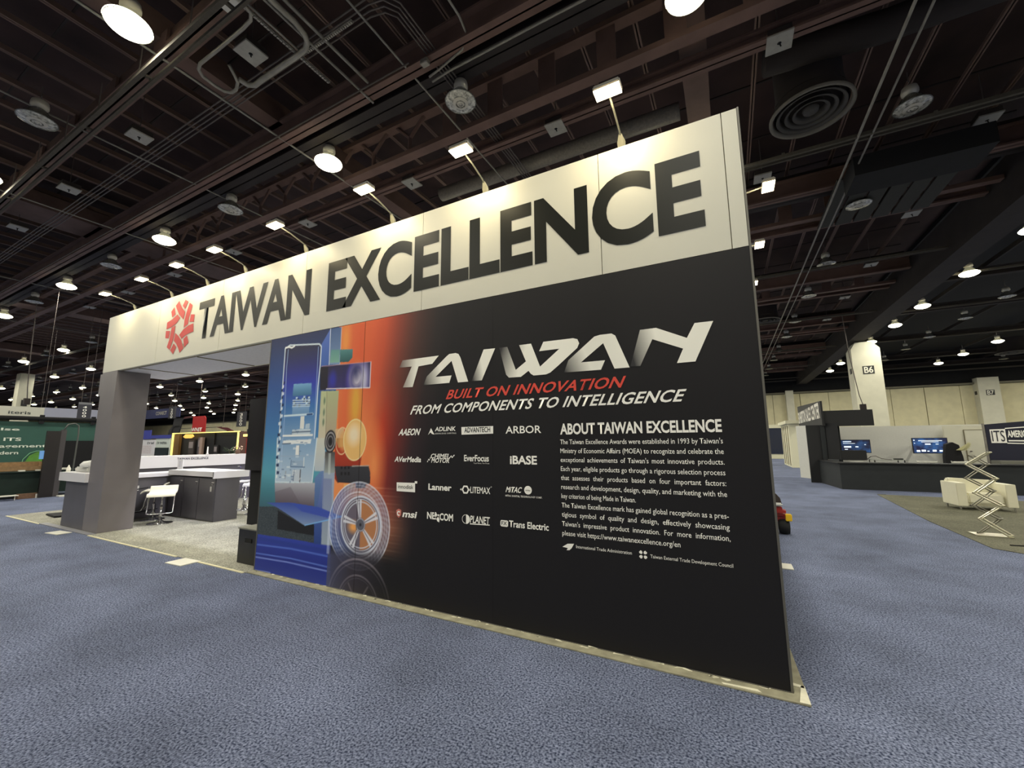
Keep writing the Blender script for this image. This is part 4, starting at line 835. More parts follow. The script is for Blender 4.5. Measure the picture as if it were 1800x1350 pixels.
# ---- round diffusers
M_dif = mat('diffuser_grey', (58,54,49), .6)
def diffuser(c_, r, lab):
    t = thing('round_diffuser', lab, 'air vent', c_)
    MB().lathe([(r,.0),(r,-.05),(r*.93,-.05),(r*.9,.03)], 40, c_).build('outer_ring', mat('ring_pale', (104,99,90), .6), t, smooth=True)
    for k in (.72, .52, .33):
        MB().lathe([(r*k,.12),(r*(k+.02),.0),(r*(k+.10),-.03),(r*(k+.11),-.02),(r*(k+.03),.02)], 36, c_).build('cone_ring', M_dif, t, smooth=True)
    MB().lathe([(0,.0),(r*.18,-.01),(r*.2,.05)], 24, c_).build('centre_disc', M_dif, t, smooth=True)
    MB().lathe([(r*.88,.03),(r*.8,.5),(r*.8,1.2)], 24, c_).build('duct_neck', M_dark, t, smooth=True)
    MB().lathe([(0,.25),(r*.86,.25)], 24, c_).build('throat', M_dark, t)
diffuser((2.03, 9.95, 8.5), .76, 'large round louvred air diffuser right of the header top')
diffuser((2.33, 27.6, 8.5), .8, 'round air diffuser low beside right edge of graphic wall')
diffuser((20.9, 48, 8.5), 1.0, 'flat round air diffuser near the right picture edge')
# ---- hanging cables
def cable(name, pts, lab):
    t = thing(name, lab, 'cable', pts[-1]); MB().tube(pts, .02, 6).build('cord', M_cond2, t)
    x, y, z = pts[-1]; MB().box(x-.12, x+.12, y-.1, y+.1, z-.3, z).build('end_box', M_dark, t)
cable('hanging_cable', [(5.9,27.6,8.3),(6.0,27.6,6),(6.2,27.6,3.9),(6.3,27.6,3.4)], 'thin cable dropping from ceiling towards the sales sign')
cable('hanging_cable', [(-29.5,6.3,8.4),(-29.7,6.4,6),(-30.3,6.6,4.4),(-31,6.8,3.9)], 'thin cable dropping from unlit lamp left of the header')
# ================================================================ RIGHT SIDE: SALES BOOTH
M_bblk = mat('booth_black', (17,18,20), .65, noise=.1, scale=3)
M_bchar = mat('booth_charcoal', (30,34,36), .75, noise=.12, scale=4)
M_bwhite = mat('booth_white', (206,205,196), .6, noise=.03)
sb = thing('sales_booth', 'black sales booth with counter and angled lettered sign', 'booth', (4, 18.5, 0))
MB().prism([(3.05,16.75,0),(9.5,16.75,0),(9.5,16.85,0),(3.1,16.85,0),(2.95,18.95,0),(2.85,18.95,0)], (0,0,.80)).build('counter_front', M_bchar, sb)
MB().prism([(3.0,16.7,.80),(9.5,16.7,.80),(9.5,17.3,.80),(3.3,17.3,.80),(3.1,19,.80),(2.82,19,.80)], (0,0,.03)).build('counter_top', M_bblk, sb)
MB().box(2.56, 2.98, 18.9, 18.98, 0, 2.1).build('end_wall', M_bblk, sb)
MB().box(2.98, 3.12, 18.85, 19.0, 0, 2.1).build('corner_post', M_bchar, sb)
MB().prism([(3.1,18.9,.86),(3.46,18.6,.86),(3.46,18.65,.86),(3.14,18.95,.86)], (0,0,1.3)).build('inner_wall', M_bblk, sb)
MB().prism([(2.53,21.3,0),(2.83,20.75,0),(2.86,20.8,0),(2.56,21.35,0)], (0,0,2.15)).build('white_door_panel', M_bwhite, sb)
MB().box(3.12, 4.55, 18.85, 18.95, 2.05, 2.62).build('fascia', M_bblk, sb)
# lettered sign, going away to the left
A_, B_ = Vector((3.10, 18.7, 0)), Vector((3.62, 28.5, 0))
sd = (A_-B_).normalized()
mb = MB(); nx = Vector((-.06, 0, 0)); mb.prism([B_+Vector((0,0,2.28)), A_+Vector((0,0,2.07)), A_+Vector((0,0,2.98)), B_+Vector((0,0,3.45))], nx); mb.build('sign_board', M_bblk, sb)
text('sign_lettering', 'EXHIBITION SALES CENTER', mat('sign_white', (230,226,214), .6), B_+Vector((-.075,0,2.50))+sd*.2, sd+Vector((0,0,-.012)), (0,0,1), (A_-B_).length-.5, .55, sb, bold=.03)
MB().box(3.6, 8.15, 21, 21.08, 0, 2.07).build('back_wall', M_bwhite, sb)
MB().box(3.5, 3.62, 19.2, 21.08, 0, 2.07).build('side_wall', M_bchar, sb)
# televisions
M_bez = mat('bezel', (14,16,24), .3)
def tv(x0, x1, z0, z1, y, bright, lab, rows):
    t = thing('television', lab, 'screen', ((x0+x1)/2, y, z0))
    MB().box(x0, x1, y, y+.05, z0, z1).build('body', M_bez, t)
    m = bpy.data.materials.new('tv_picture'); m.use_nodes = True; nt = m.node_tree; b = nt.nodes['Principled BSDF']
    tc = nt.nodes.new('ShaderNodeTexCoord'); n = nt.nodes.new('ShaderNodeTexNoise'); n.inputs['Scale'].default_value = 3.5
    nt.links.new(tc.outputs['Object'], n.inputs['Vector']); r = nt.nodes.new('ShaderNodeValToRGB')
    r.color_ramp.elements[0].position = .4; r.color_ramp.elements[0].color = lin((16,24,60))+(1,); r.color_ramp.elements[1].position = .75; r.color_ramp.elements[1].color = lin((60,120,190))+(1,)
    nt.links.new(n.outputs['Fac'], r.inputs['Fac']); nt.links.new(r.outputs['Color'], b.inputs['Emission Color']); b.inputs['Emission Strength'].default_value = bright
    b.inputs['Base Color'].default_value = (.01,.01,.02,1); m.cycles.emission_sampling = 'NONE'
    sc2 = MB().box(x0+.02, x1-.02, y-.004, y, z0+.02, z1-.02).build('picture', m, t)
    me_ = mat('screen_white', (230,240,255), .5, emit=(226,240,255), es=.9); w, h_ = x1-x0, z1-z0
    for (a, b_, c2, d2) in rows: MB().box(x0+w*a, x0+w*b_, y-.006, y-.004, z0+h_*c2, z0+h_*d2).build('caption', me_, sc2)
    MB().box((x0+x1)/2-.02, (x0+x1)/2+.02, y+.05, 21, z0+.2, z0+.3).build('mount', M_bez, t)
    return t
tv(3.66, 4.55, 1.07, 1.555, 19.6, .55, 'television on left of sales booth, dark blue picture', [(.1,.38,.82,.88),(.1,.5,.70,.73),(.12,.36,.4,.52),(.14,.24,.24,.30),(.5,.6,.42,.5),(.8,.85,.6,.65)])
tv(5.70, 6.62, 1.06, 1.60, 19.6, 1.0, 'bright blue television in middle of sales booth', [(.18,.85,.80,.84),(.26,.75,.72,.75),(.36,.52,.56,.64),(.66,.74,.58,.62),(.10,.20,.10,.22),(.24,.36,.12,.24),(.40,.46,.12,.18),(.55,.66,.12,.24),(.74,.97,.12,.22),(.04,.08,.82,.88),(.05,.08,.64,.68)])
tag(MB().box(3.36, 4.05, 18.0, 18.3, .862, 1.19).build('black_case', M_bblk, bevel=.01), 'black case on counter below the left television', 'case')
# chairs behind the counter
M_shell = mat('shell_white', (196,196,186), .4)
def shell(x, y, rz, lab, m=M_shell, z=.0):
    t = thing('shell_chair', lab, 'chair', (x, y, 0), 'shell chairs behind the sales counter', rz)
    prof = [(-.2,.78),(-.24,.76),(-.22,.62),(-.16,.5),(-.05,.45),(.12,.45),(.2,.47),(.2,.44),(.1,.42),(-.08,.42),(-.2,.48),(-.26,.62)]
    MB().prism([(-.23, a, b_+.1) for a, b_ in prof], (.46,0,0)).build('seat_shell', m, t, local=True, bevel=.01)
    for sx in (-.2,.2):
        for sy in (-.18,.18): MB().cyl((sx*.7, sy*.7, .52), (sx*1.1, sy*1.15, 0), .012, 6).build('leg', M_chrome, t, local=True)
    return t
shell(3.85, 19.0, .3, 'white shell chair back just showing above sales counter, left'); shell(5.45, 17.75, -.3, 'white shell chair below left edge of bright television'); shell(6.05, 17.75, .4, 'white shell chair beside the dark draped easel')
t = thing('glass_table', 'glass-topped table strewn with cables behind sales counter', 'table', (4.8, 18.2, 0))
MB().box(4.15, 5.0, 17.8, 18.5, .88, .895).build('tabletop', mat('glass_green', (150,156,146), .15), t)
for sx, sy in ((4.2,17.85),(4.95,17.85),(4.2,18.45),(4.95,18.45)): MB().cyl((sx,sy,0),(sx,sy,.88),.02,8).build('leg', M_chrome, t)
tag(MB().tube([(4.0,17.9,.88),(4.1,17.8,1.0),(4.2,17.7,1.02),(4.35,17.7,.93),(4.6,17.7,.9)], .012, 6).build('coiled_cable', M_cond2), 'grey cable looping over edge of sales counter', 'cable')
t = thing('desk_phone', 'small black handset lying above counter between the televisions', 'telephone', (5.05, 18.0, .9)); MB().box(4.72, 4.96, 17.95, 18.05, .896, .935).build('handset', M_bblk, t, bevel=.01)
t = thing('draped_easel', 'black draped easel with plant leaves beside the bright television', 'easel', (6.55, 18.6, 0))
MB().prism([(6.1,18.5,0),(6.62,18.5,0),(6.56,18.5,1.0),(6.5,18.5,1.36),(6.36,18.5,1.45),(6.2,18.5,1.38),(6.14,18.5,1.0)], (0,.2,0)).build('drape', M_black, t)
for k in range(7):
    a = -.5+k*.25; x = 6.4+.02*k
    MB().prism([(x,18.45-.012*k,1.2),(x+.12*math.cos(a)+.03,18.45-.012*k,1.25+.13*math.sin(a+.9)),(x+.32*math.cos(a),18.45-.012*k,1.2+.28*math.sin(a+.5)),(x+.14*math.cos(a),18.45-.012*k,1.19+.10*math.sin(a+.4))], (0,.006,0)).build('leaf', mat('leaf_olive', (190,186,140), .6), t)
# door wall right of the booth
dw = thing('partition_wall', 'cream partition with a closed door right of sales booth', 'partition', (7.6, 20.9, 0))
MB().box(6.9, 8.2, 20.6, 20.7, 0, 2.03).build('partition_panel', M_cream, dw)
d = MB().box(7.42, 8.02, 20.57, 20.6, 0, 1.86).build('door', M_cream, dw); MB().box(7.40, 7.415, 20.565, 20.6, 0, 1.88).build('frame_line', M_seam, d); MB().box(7.40, 8.04, 20.565, 20.6, 1.865, 1.88).build('frame_line', M_seam, d)
MB().lathe([(0,-.02),(.03,-.015),(.035,.01),(0,.02)], 12, (7.5, 20.52, .98)).build('knob', M_cond2, d)
MB().lathe([(0,-.02),(.03,-.015),(.035,.01),(0,.02)], 12, (7.5, 20.52, 1.12)).build('lock', M_cond2, d)
# association banner
bn = thing('banner_wall', 'navy banner wall lettered ITS AMERICA at right edge', 'banner', (8.5, 18.4, 0))
M_navy = mat('banner_navy', (22,24,46), .6)
def bnp(s_, z): return Vector((7.16+1.9*s_, 18.5-.6*s_, z))
q = MB(); q.prism([bnp(0,.9), bnp(1,.83), bnp(1,2.18), bnp(0,2.0)], (0,.06,0)); q.build('banner_panel', M_navy, bn)
q = MB(); q.cyl(bnp(-.02,0), bnp(-.02,2.03), .03, 8); q.build('pole', M_cond, bn); q = MB(); q.cyl(bnp(1.02,0), bnp(1.02,2.2), .03, 8); q.build('pole', M_cond, bn)
q = MB(); q.prism([bnp(0,0), bnp(1,0), bnp(1,.83), bnp(0,.9)], (0,.06,0)); q.build('lower_panel', M_bchar, bn)
bu = (bnp(1,0)-bnp(0,0)).normalized(); fo = Vector((-.004,-.012,0))
q = MB(); q.add([bnp(.04,1.42)+fo, bnp(.20,1.42)+fo, bnp(.20,1.85)+fo, bnp(.04,1.84)+fo], [(0,1,2,3)]); q.build('logo_field', M_pwhite, bn)
text('lettering', 'ITS', M_navy, bnp(.055,1.47)+fo*2, bu, (0,0,1), .26, .33, bn, bold=0)
q = MB(); q.add([bnp(.20,1.40)+fo, bnp(.46,1.38)+fo, bnp(.46,1.41)+fo, bnp(.20,1.43)+fo], [(0,1,2,3)]); q.add([bnp(.20,1.85)+fo, bnp(.46,1.89)+fo, bnp(.46,1.92)+fo, bnp(.20,1.88)+fo], [(0,1,2,3)]); q.add([bnp(.447,1.40)+fo, bnp(.46,1.40)+fo, bnp(.46,1.9)+fo, bnp(.447,1.9)+fo], [(0,1,2,3)]); q.add([bnp(.215,1.47)+fo, bnp(.44,1.46)+fo, bnp(.44,1.50)+fo, bnp(.215,1.51)+fo], [(0,1,2,3)]); q.build('logo_frame', M_pwhite, bn)
text('lettering', 'AMERICA', M_pwhite, bnp(.215,1.60)+fo*2, bu, (0,0,1), .44, .19, bn, bold=.03)
tag(MB().box(7.0, 9.3, 17.6, 18.1, .0, .90).build('side_table', mat('table_grey', (110,110,100), .5), bevel=.01), 'grey-topped table in front of the navy banner', 'table')
# ---- white sofa
M_sofa = mat('sofa_cream', (226,222,198), .5, noise=.03, scale=5)
sf = thing('sofa', 'low cream two-seat sofa on olive carpet in right aisle', 'sofa', (4.80, 13.15, .008), rz=.08); sf.scale = (.95, .72, 1)
MB().box(-.46, .46, -.30, .40, .09, .30).build('base', M_sofa, sf, local=True, bevel=.02)
MB().box(-.30, .30, -.37, .25, .14, .36).build('seat_cushion', M_sofa, sf, local=True, bevel=.03)
MB().prism([(-.44,.24,.2),(.44,.24,.2),(.44,.2,.58),(.38,.2,.62),(-.40,.2,.66),(-.44,.2,.64)], (0,.2,0)).build('backrest', M_sofa, sf, local=True, bevel=.03)
MB().box(-.50, -.33, -.42, .44, .09, .585).build('armrest', M_sofa, sf, local=True, bevel=.008)
MB().box(.33, .50, -.42, .44, .09, .57).build('armrest', M_sofa, sf, local=True, bevel=.008)
for sx in (-.45,.45):
    for sy in (-.36,.36): MB().cyl((sx,sy,0),(sx,sy,.10),.018,8).build('leg', M_chrome, sf, local=True)
# ---- zigzag literature rack
M_rack = mat('rack_silver', (196,192,170), .3, metal=.7); M_rackd = mat('rack_shadow_steel', (120,118,106), .35, metal=.7)  # rear rails: darker copy of the silver, shade put into its colour
rk = thing('literature_rack', 'zigzag folding metal literature rack standing on olive carpet', 'rack', (3.6, 9.7, .008))
MB().box(3.40, 3.82, 9.55, 9.85, .008, .022).build('base_plate', M_rack, rk)
Z1_ = [(3.8,.02),(3.49,.26),(3.76,.48),(3.48,.67),(3.74,.9),(3.44,1.12),(3.71,1.32)]
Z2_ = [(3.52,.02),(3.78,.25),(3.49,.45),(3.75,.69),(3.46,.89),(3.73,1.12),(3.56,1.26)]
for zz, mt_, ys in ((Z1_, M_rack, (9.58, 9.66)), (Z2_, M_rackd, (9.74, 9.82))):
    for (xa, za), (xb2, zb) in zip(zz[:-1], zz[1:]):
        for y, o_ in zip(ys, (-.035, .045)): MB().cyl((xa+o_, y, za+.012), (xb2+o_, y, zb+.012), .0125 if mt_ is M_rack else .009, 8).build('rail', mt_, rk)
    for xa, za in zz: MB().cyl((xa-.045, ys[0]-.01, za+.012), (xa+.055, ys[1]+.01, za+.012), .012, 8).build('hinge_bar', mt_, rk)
for k in (4, 5): 
    (xa, za), (xb2, zb) = Z1_[k], Z1_[k+1]; MB().prism([(xa,9.58,za+.02),(xb2,9.58,zb+.02),(xb2,9.66,zb+.02),(xa,9.66,za+.02)], (0,0,.006)).build('tray', mat('tray_clear', (176,178,164), .2), rk)
tag(MB().tube([(3.5,8.9,.012),(4.6,9.1,.012),(6.5,9.3,.012)], .012, 6).build('floor_cable', M_black), 'black cable lying on olive carpet by the rack', 'cable')
tag(MB().box(3.62,3.8,15.5,15.56,.001,.01).build('floor_patch', M_black), 'small dark patch on carpet by the sales counter', 'floor marker')
# ---- white meeting cabins farther back
def cabin(x0, x1, y0, y1, h_, lab):
    t = thing('meeting_cabin', lab, 'cabin', ((x0+x1)/2, (y0+y1)/2, 0)); m = mat('cabin_cream', (226,222,192), .5)
    MB().box(x0, x1, y0, y1, .0, h_).build('walls', m, t); MB().box(x0-.15, x1+.15, y0-.15, y1+.15, h_, h_+.18).build('cornice', m, t)
    MB().box(x0+.9, x1-.2, y0-.04, y0, .75, h_-.45).build('window', mat('cabin_window', (38,44,64), .2), t)
    MB().box(x0+.9, x1-.2, y0-.03, y0, .25, .7).build('lower_panel', mat('cabin_grey', (130,126,112), .6), t)
    for k in range(4): MB().box(x0-.03, x0, y0+.5+k*.9, y0+.56+k*.9, .1, h_-.1).build('wall_rib', M_seam, t)
    return t
cabin(3.05, 6.2, 28.6, 32.5, 2.5, 'cream meeting cabin with dark window beyond the sales booth')
t = thing('meeting_cabin', 'navy-windowed booth unit farthest back beside wall edge', 'cabin', (4, 43, 0))
MB().box(2.6, 5.5, 42, 44, 0, 2.9).build('walls', MATS['cabin_cream'], t); MB().box(2.9, 4.1, 41.95, 42, .4, 2.6).build('window', MATS['cabin_window'], t)
# ---- scooter peeking out behind the wall end
sc = thing('mobility_scooter', 'red scooter with black wheel peeking past end of graphic wall', 'scooter', (.45, 8.5, 0))
MB().lathe([(.0,-.05),(.10,-.05),(.16,-.045),(.175,0),(.16,.045),(.10,.05),(0,.05)], 20).build('wheel', mat('tyre', (18,20,20), .8), sc, local=True, smooth=True)
w_ = sc.children[0]; w_.rotation_euler = (0, math.pi/2, 0); w_.location = (.25, -.05, .13); w_.scale = (.75, .75, 1.6)
MB().box(.26, .76, 8.4, 9.0, .20, .32).build('deck', mat('scooter_red', (150,44,38), .35), sc, bevel=.03)
MB().box(.40, .74, 8.32, 8.6, .30, .44).build('rear_fender', MATS['scooter_red'], sc, bevel=.05)
MB().box(.72, .81, 8.3, 8.4, .23, .34).build('reflector', mat('reflector_amber', (232,190,40), .3), sc, bevel=.01)
MB().box(.50, .70, 8.32, 8.42, .46, .51).build('bumper_bar', mat('bumper_white', (214,214,210), .4), sc, bevel=.02)
MB().prism([(.28,8.42,.42),(.71,8.42,.42),(.68,8.42,.58),(.60,8.42,.68),(.28,8.42,.72)], (0,.4,0)).build('seat', mat('seat_brown', (52,44,40), .6), sc, bevel=.04)
# ================================================================ LEFT SIDE: GREEN BOOTH AND FAR BOOTHS
M_green = mat('booth_green', (40,82,72), .6, noise=.08, scale=2); M_dgreen = mat('skirt_green', (16,34,28), .9, noise=.25, scale=5)
M_gw = mat('green_text', (214,222,210), .6)
gb = thing('green_booth', 'dark green fabric back wall with white lettering at left edge', 'booth', (-21, 4.5, 0))
MB().box(-21.05, -21, 1.0, 6.7, .4, 2.36).build('fabric_wall', M_green, gb)
MB().tube([(-20.9,1,2.47),(-20.9,7,2.47)], .07, 8).build('top_bar', M_black, gb)
for y in (5.0, 6.3): MB().box(-20.97, -20.87, y-.05, y+.05, 2.3, 2.6).build('clamp', M_black, gb)
for (s_, y0, y1, z, h_) in (('pulse', 3.75, 4.55, 2.06, .08), ('modernizing ITS', 2.6, 4.62, 1.72, .10), ('management', 3.65, 5.22, 1.50, .10), ('modern', 3.9, 4.6, 1.28, .10)):
    text('lettering', s_, M_gw, (-20.99, y0, z), (0,1,0), (0,0,1), y1-y0, h_, gb, bold=.02)
q = MB(); q.add([(-20.985, a, b_) for a, b_ in ((4.75,.95),(4.85,1.22),(5.0,1.34),(5.65,1.34),(5.65,.95))], [(0,1,2,3,4)]); q.build('leaf_print', mat('leaf_green', (84,140,52), .6, noise=.2, scale=6), gb)
q = MB(); q.tube([(-20.98,4.7,.8),(-20.98,4.72,1.1),(-20.98,4.85,1.3),(-20.98,5.0,1.37),(-20.98,5.65,1.38)], .012, 6); q.build('line_print', mat('line_pale', (120,180,140), .6), gb)
MB().box(-20.9, -20.85, 5.6, 6.7, .4, 1.72).build('dark_panel', M_black, gb)
t = thing('skirted_table', 'long table with dark green skirt in front of green booth', 'table', (-19.2, 4.2, 0))
MB().box(-19.7, -18.8, .8, 5.55, .12, .76).build('skirt', M_dgreen, t); MB().box(-19.75, -18.75, .75, 5.6, .76, .79).build('tabletop', M_dgreen, t)
t = thing('wooden_crate', 'open wooden crate on the green-skirted table', 'crate', (-19.3, 4.1, .79)); M_wood = mat('crate_wood', (140,112,78), .8, noise=.2, scale=12)
for a in ((-19.5,-19.1,3.0,4.75,.80,.83),(-19.5,-19.47,3.0,4.75,.83,1.06),(-19.13,-19.1,3.0,4.75,.83,.93),(-19.5,-19.1,4.72,4.75,.83,1.06)): MB().box(*a).build('board', M_wood, t)
tag(MB().box(-19.0,-18.85,3.55,3.78,.79,.97).build('paper_box', M_plate, bevel=.005), 'white box with printed face at left end of table', 'box')
for (y, lab) in ((4.25,'small white cup on table before the crate'),(4.6,'white folded paper on table beside the crate')):
    tag(MB().box(-18.95,-18.85,y-.05,y+.08,.79,.83).build('paper_item', M_plate), lab, 'paper')
tag(MB().box(-19.3,-18.9,4.85,5.3,.79,.84).build('white_tray', M_plate, bevel=.01), 'white tray at right end of the green-skirted table', 'tray')
tag(MB().box(-19.0,-18.6,4.2,4.85,.0,.14).build('cardboard_box', mat('cardboard', (112,84,64), .85, noise=.15), bevel=.005), 'brown cardboard box on floor under green-skirted table', 'box')
tag(MB().box(-18.598,-18.59,4.55,4.7,.0,.12).build('label_sheet', M_plate), 'white label sheet on the cardboard box front', 'paper')
tag(MB().box(-18.45,-18.2,4.95,5.4,.0,.04).build('paper_pile', M_plate), 'white sheets on floor right of the cardboard box', 'paper')
t = thing('floor_stand', 'white three-legged low stand at left edge on carpet', 'stand', (-18.4, 3.95, 0))
MB().box(-18.6,-18.3,3.7,4.15,.12,.14).build('top', M_plate, t)
for y in (3.75,4.1): MB().cyl((-18.4,y,0),(-18.4,y,.12),.012,6).build('leg', M_plate, t)
t = thing('display_tower', 'tall dark brown display tower left of the column', 'display', (-18.3, 5.1, 0))
M_tw = mat('tower_brown', (28,23,23), .4); MB().box(-18.6, -18.5, 4.58, 4.88, .0, 2.0).build('tower_body', M_tw, t); MB().box(-18.58,-18.5,4.88,5.0,.0,2.04).build('tower_side', mat('tower_grey', (70,66,68), .35), t)
MB().box(-18.6,-18.52,4.5,4.58,1.15,1.4).build('lit_screen', mat('blue_screen', (96,140,190), .3, emit=(96,140,190), es=.5), t)
t = thing('lamp_post', 'thin black arched post right of the display tower', 'stand', (-17.6, 5.6, 0))
MB().tube([(-17.5,4.95,.0),(-17.5,4.97,1.0),(-17.5,4.98,1.9),(-17.5,4.96,2.15),(-17.5,4.88,2.21),(-17.5,4.74,2.18),(-17.5,4.66,2.0)], .018, 8).build('post', mat('post_grey', (84,86,82), .5), t, smooth=True)
t = thing('black_bag', 'flat black bag lying on pale carpet left of the column', 'bag', (-13.4, 3.75, 0)); MB().prism([(-13.7,3.55,.01),(-13.0,3.5,.01),(-12.9,3.75,.01),(-13.6,3.85,.01)], (0,0,.035)).build('body', M_black, t, bevel=.01)
# hanging banners
def hang(x, y0, y1, z0, z1, m, lab, name='hanging_banner', cat='banner'):
    t = thing(name, lab, cat, (x, (y0+y1)/2, z0)); MB().box(x-.05, x, y0, y1, z0, z1).build('cloth', m, t)
    for y in (y0+.1, y1-.1): MB().cyl((x-.02,y,z1),(x-.02,y,10.7),.008,5).build('wire', M_cond2, t)
    return t
t = hang(-26, 2.0, 6.25, 2.72, 3.17, M_header, 'white hanging banner with dark lower-case lettering at left edge')
text('lettering', 'iteris', mat('iteris_ink', (52,58,60), .5), (-25.99, 5.25, 2.86), (0,1,0), (0,0,1), .62, .13, t, bold=.015)
hang(-34, 8.1, 11.2, 3.05, 3.68, mat('pale_blue_cloth', (176,178,196), .7), 'plain pale blue hanging banner beside the aisle sign')
def aisle(x, y, z0, z1, w, num, lab):
    t = hang(x, y-w/2, y+w/2, z0, z1, mat('sign_dark', (44,44,54), .6), lab, 'aisle_sign', 'sign')
    MB().box(x-.055, x+.006, y-w/2, y+w/2, z1-(z1-z0)*.13, z1).build('top_band', mat('band_grey', (112,112,116), .6), t)
    n = len(num); hh = (z1-z0)*.72/n
    for i, ch in enumerate(num): text('numeral', ch, M_pwhite, (x+.01, y-w*.16, z1-(z1-z0)*.2-hh*(i+.85)), (0,1,0), (0,0,1), w*.3, hh*.7, t, bold=.01)
aisle(-30, 8.65, 2.93, 3.80, .52, '4000', 'dark hanging aisle sign numbered 4000 left of the column')
# ---- booths seen through the archway
lf = thing('lit_frame_booth', 'black booth with glowing yellow light frame behind the counters', 'booth', (-42, 20, 0))
M_led = mat('led_yellow', (255,236,150), .5, emit=(250,226,120), es=1.3)
BX0, BX1, BZ0, BZ1 = -47.5, -36.4, 0.0, 2.66
MB().box(BX0, BX1, 20.3, 20.4, 0, BZ1).build('back_wall', mat('deep_black', (14,13,14), .5), lf)
MB().box(BX0, BX1, 20.0, 20.12, BZ1-.07, BZ1).build('light_strip', M_led, lf); MB().box(BX0, BX0+.15, 20.0, 20.12, 0, BZ1-.1).build('light_strip', M_led, lf); MB().box(BX1-.2, BX1, 20.0, 20.12, .5, BZ1-.1).build('light_strip', M_led, lf)
MB().box(BX0+.22, BX0+1.2, 20.1, 20.3, 0, BZ1-.15).build('ochre_panel', mat('ochre_panel', (128,92,40), .6), lf)
MB().box(BX0+5.1, BX0+5.5, 20.0, 20.2, 0, 2.2).build('pale_post', mat('pale_post', (176,150,136), .5), lf)
MB().prism([(BX0+2.3,19.9,2.28),(BX0+2.7,19.9,2.14),(BX0+3.7,19.9,2.14),(BX0+4.1,19.9,2.3),(BX0+3.8,19.9,2.5),(BX0+2.7,19.9,2.5)], (0,.1,0)).build('lit_emblem', mat('emblem_gold', (240,190,90), .5, emit=(240,186,86), es=.9), lf)
MB().box(BX0+7.0, BX0+7.05, 20.2, 20.3, 0, BZ1-.1).build('panel_joint', M_tw, lf)
rb = thing('red_ring_banner', 'curved black and red ring banner hanging behind the lit frame', 'banner', (-46, 24, 3))
M_rr = mat('ring_red', (190,34,36), .6); M_rk = mat('ring_black', (22,20,24), .7); M_rd = mat('ring_maroon', (96,26,32), .6)
def sheet(pts, m, dy=.08): MB().prism([(x, 24.0+abs(x+51.7)*.08, z) for x, z in pts], (0, dy, 0)).build('ring_section', m, rb)
sheet([(-58.6,3.0),(-58.3,3.9),(-58.2,4.62),(-55.4,4.62),(-55.9,4.2),(-56.1,3.5),(-56.4,2.9)], M_rk)
sheet([(-59.6,2.6),(-59.3,3.3),(-58.4,3.75),(-56.2,3.75),(-56.2,3.6),(-58.0,3.45),(-58.4,2.6)], M_rk)
sheet([(-53.0,2.86),(-53.0,4.66),(-50.6,4.66),(-50.35,4.4),(-50.3,2.9)], M_rr)
sheet([(-55.9,4.45),(-55.3,4.72),(-53.0,4.76),(-53.0,4.58),(-55.2,4.52)], M_rd)
sheet([(-48.6,3.42),(-46.6,3.3),(-45.7,3.0),(-45.5,2.7),(-46.3,2.7),(-46.7,3.0),(-47.6,3.2)], M_rd)
sheet([(-56.2,3.42),(-47.6,3.42),(-47.6,3.36),(-56.2,3.36)], mat('ring_tube', (70,66,62), .6))
for x in (-57, -52, -47): MB().cyl((x,24.2,4.6 if x < -50 else 3.4),(x,24.2,10.7),.012,5).build('wire', M_cond2, rb)
text('lettering', 'WNIT', M_pwhite, (-52.8, 23.96, 2.98), (1,0,0), (0,0,1), 2.2, .4, rb, bold=.03)
t = thing('blue_hanging_banner', 'long navy hanging banner far left of the red ring', 'banner', (-60, 24, 4)); MB().box(-66, -55.6, 23.9, 24, 4.72, 5.8).build('cloth', mat('navy_cloth', (34,42,92), .6), t); text('lettering', 'CONNECT', mat('banner_tan', (176,172,160), .6), (-61.2, 23.88, 5.1), (1,0,0), (0,0,1), 2.6, .4, t, bold=.02)
t = thing('aisle_sign', 'dark hanging aisle sign at left, above the ring banner', 'sign', (-51, 22.5, 3.6)); MB().box(-54.5,-53.1,22.4,22.5,4.4,5.7).build('cloth', MATS['sign_dark'], t)
for i, ch in enumerate('200'): text('numeral', ch, M_pwhite, (-54.0, 22.38, 5.15-.36*i), (1,0,0), (0,0,1), .45, .3, t)
t = thing('aisle_sign', 'dark hanging aisle sign at right of the archway view', 'sign', (-37, 22.5, 3.6)); MB().box(-41.3,-39.9,22.4,22.5,3.2,4.6).build('cloth', MATS['sign_dark'], t)
for i, ch in enumerate('3500'): text('numeral', ch, M_pwhite, (-40.8, 22.38, 4.2-.3*i), (1,0,0), (0,0,1), .45, .24, t)
t = thing('white_poster_booth', 'white poster panels with blue header left of the lit frame', 'booth', (-50, 18.5, 0))
MB().box(-53.0, -47.8, 18.9, 19, 0, 2.05).build('poster_panel', M_top, t); MB().box(-47.75, -45.2, 18.9, 19, .0, 2.15).build('poster_panel', mat('poster_green_white', (206,214,206), .6), t)
MB().box(-48.6, -45.0, 18.8, 18.9, 2.15, 2.45).build('blue_header', mat('header_blue', (52,60,150), .6), t); MB().box(-47.6, -45.2, 18.8, 18.88, .5, 1.3).build('screen', mat('screen_teal', (18,34,36), .3), t)
MB().box(-50.2, -48.8, 18.8, 18.9, 2.1, 2.95).build('blue_flag', MATS['header_blue'], t)
for s_, x, w_ in (('EV Inf', -49.4, 1.3), ('EV INFRA', -47.5, 1.8)): text('lettering', s_, mat('ink_grey', (70,74,84), .6), (x, 18.88, 1.62), (1,0,0), (0,0,1), w_, .22, t, bold=.01)
for i in range(6): text('lettering', 'smart roads smart cities' if i % 2 else 'sensing and data', mat('ink_rose', (176,120,120), .6), (-50.5, 18.88, 1.42-.13*i), (1,0,0), (0,0,1), 2.0, .07, t, bold=0, res=1)
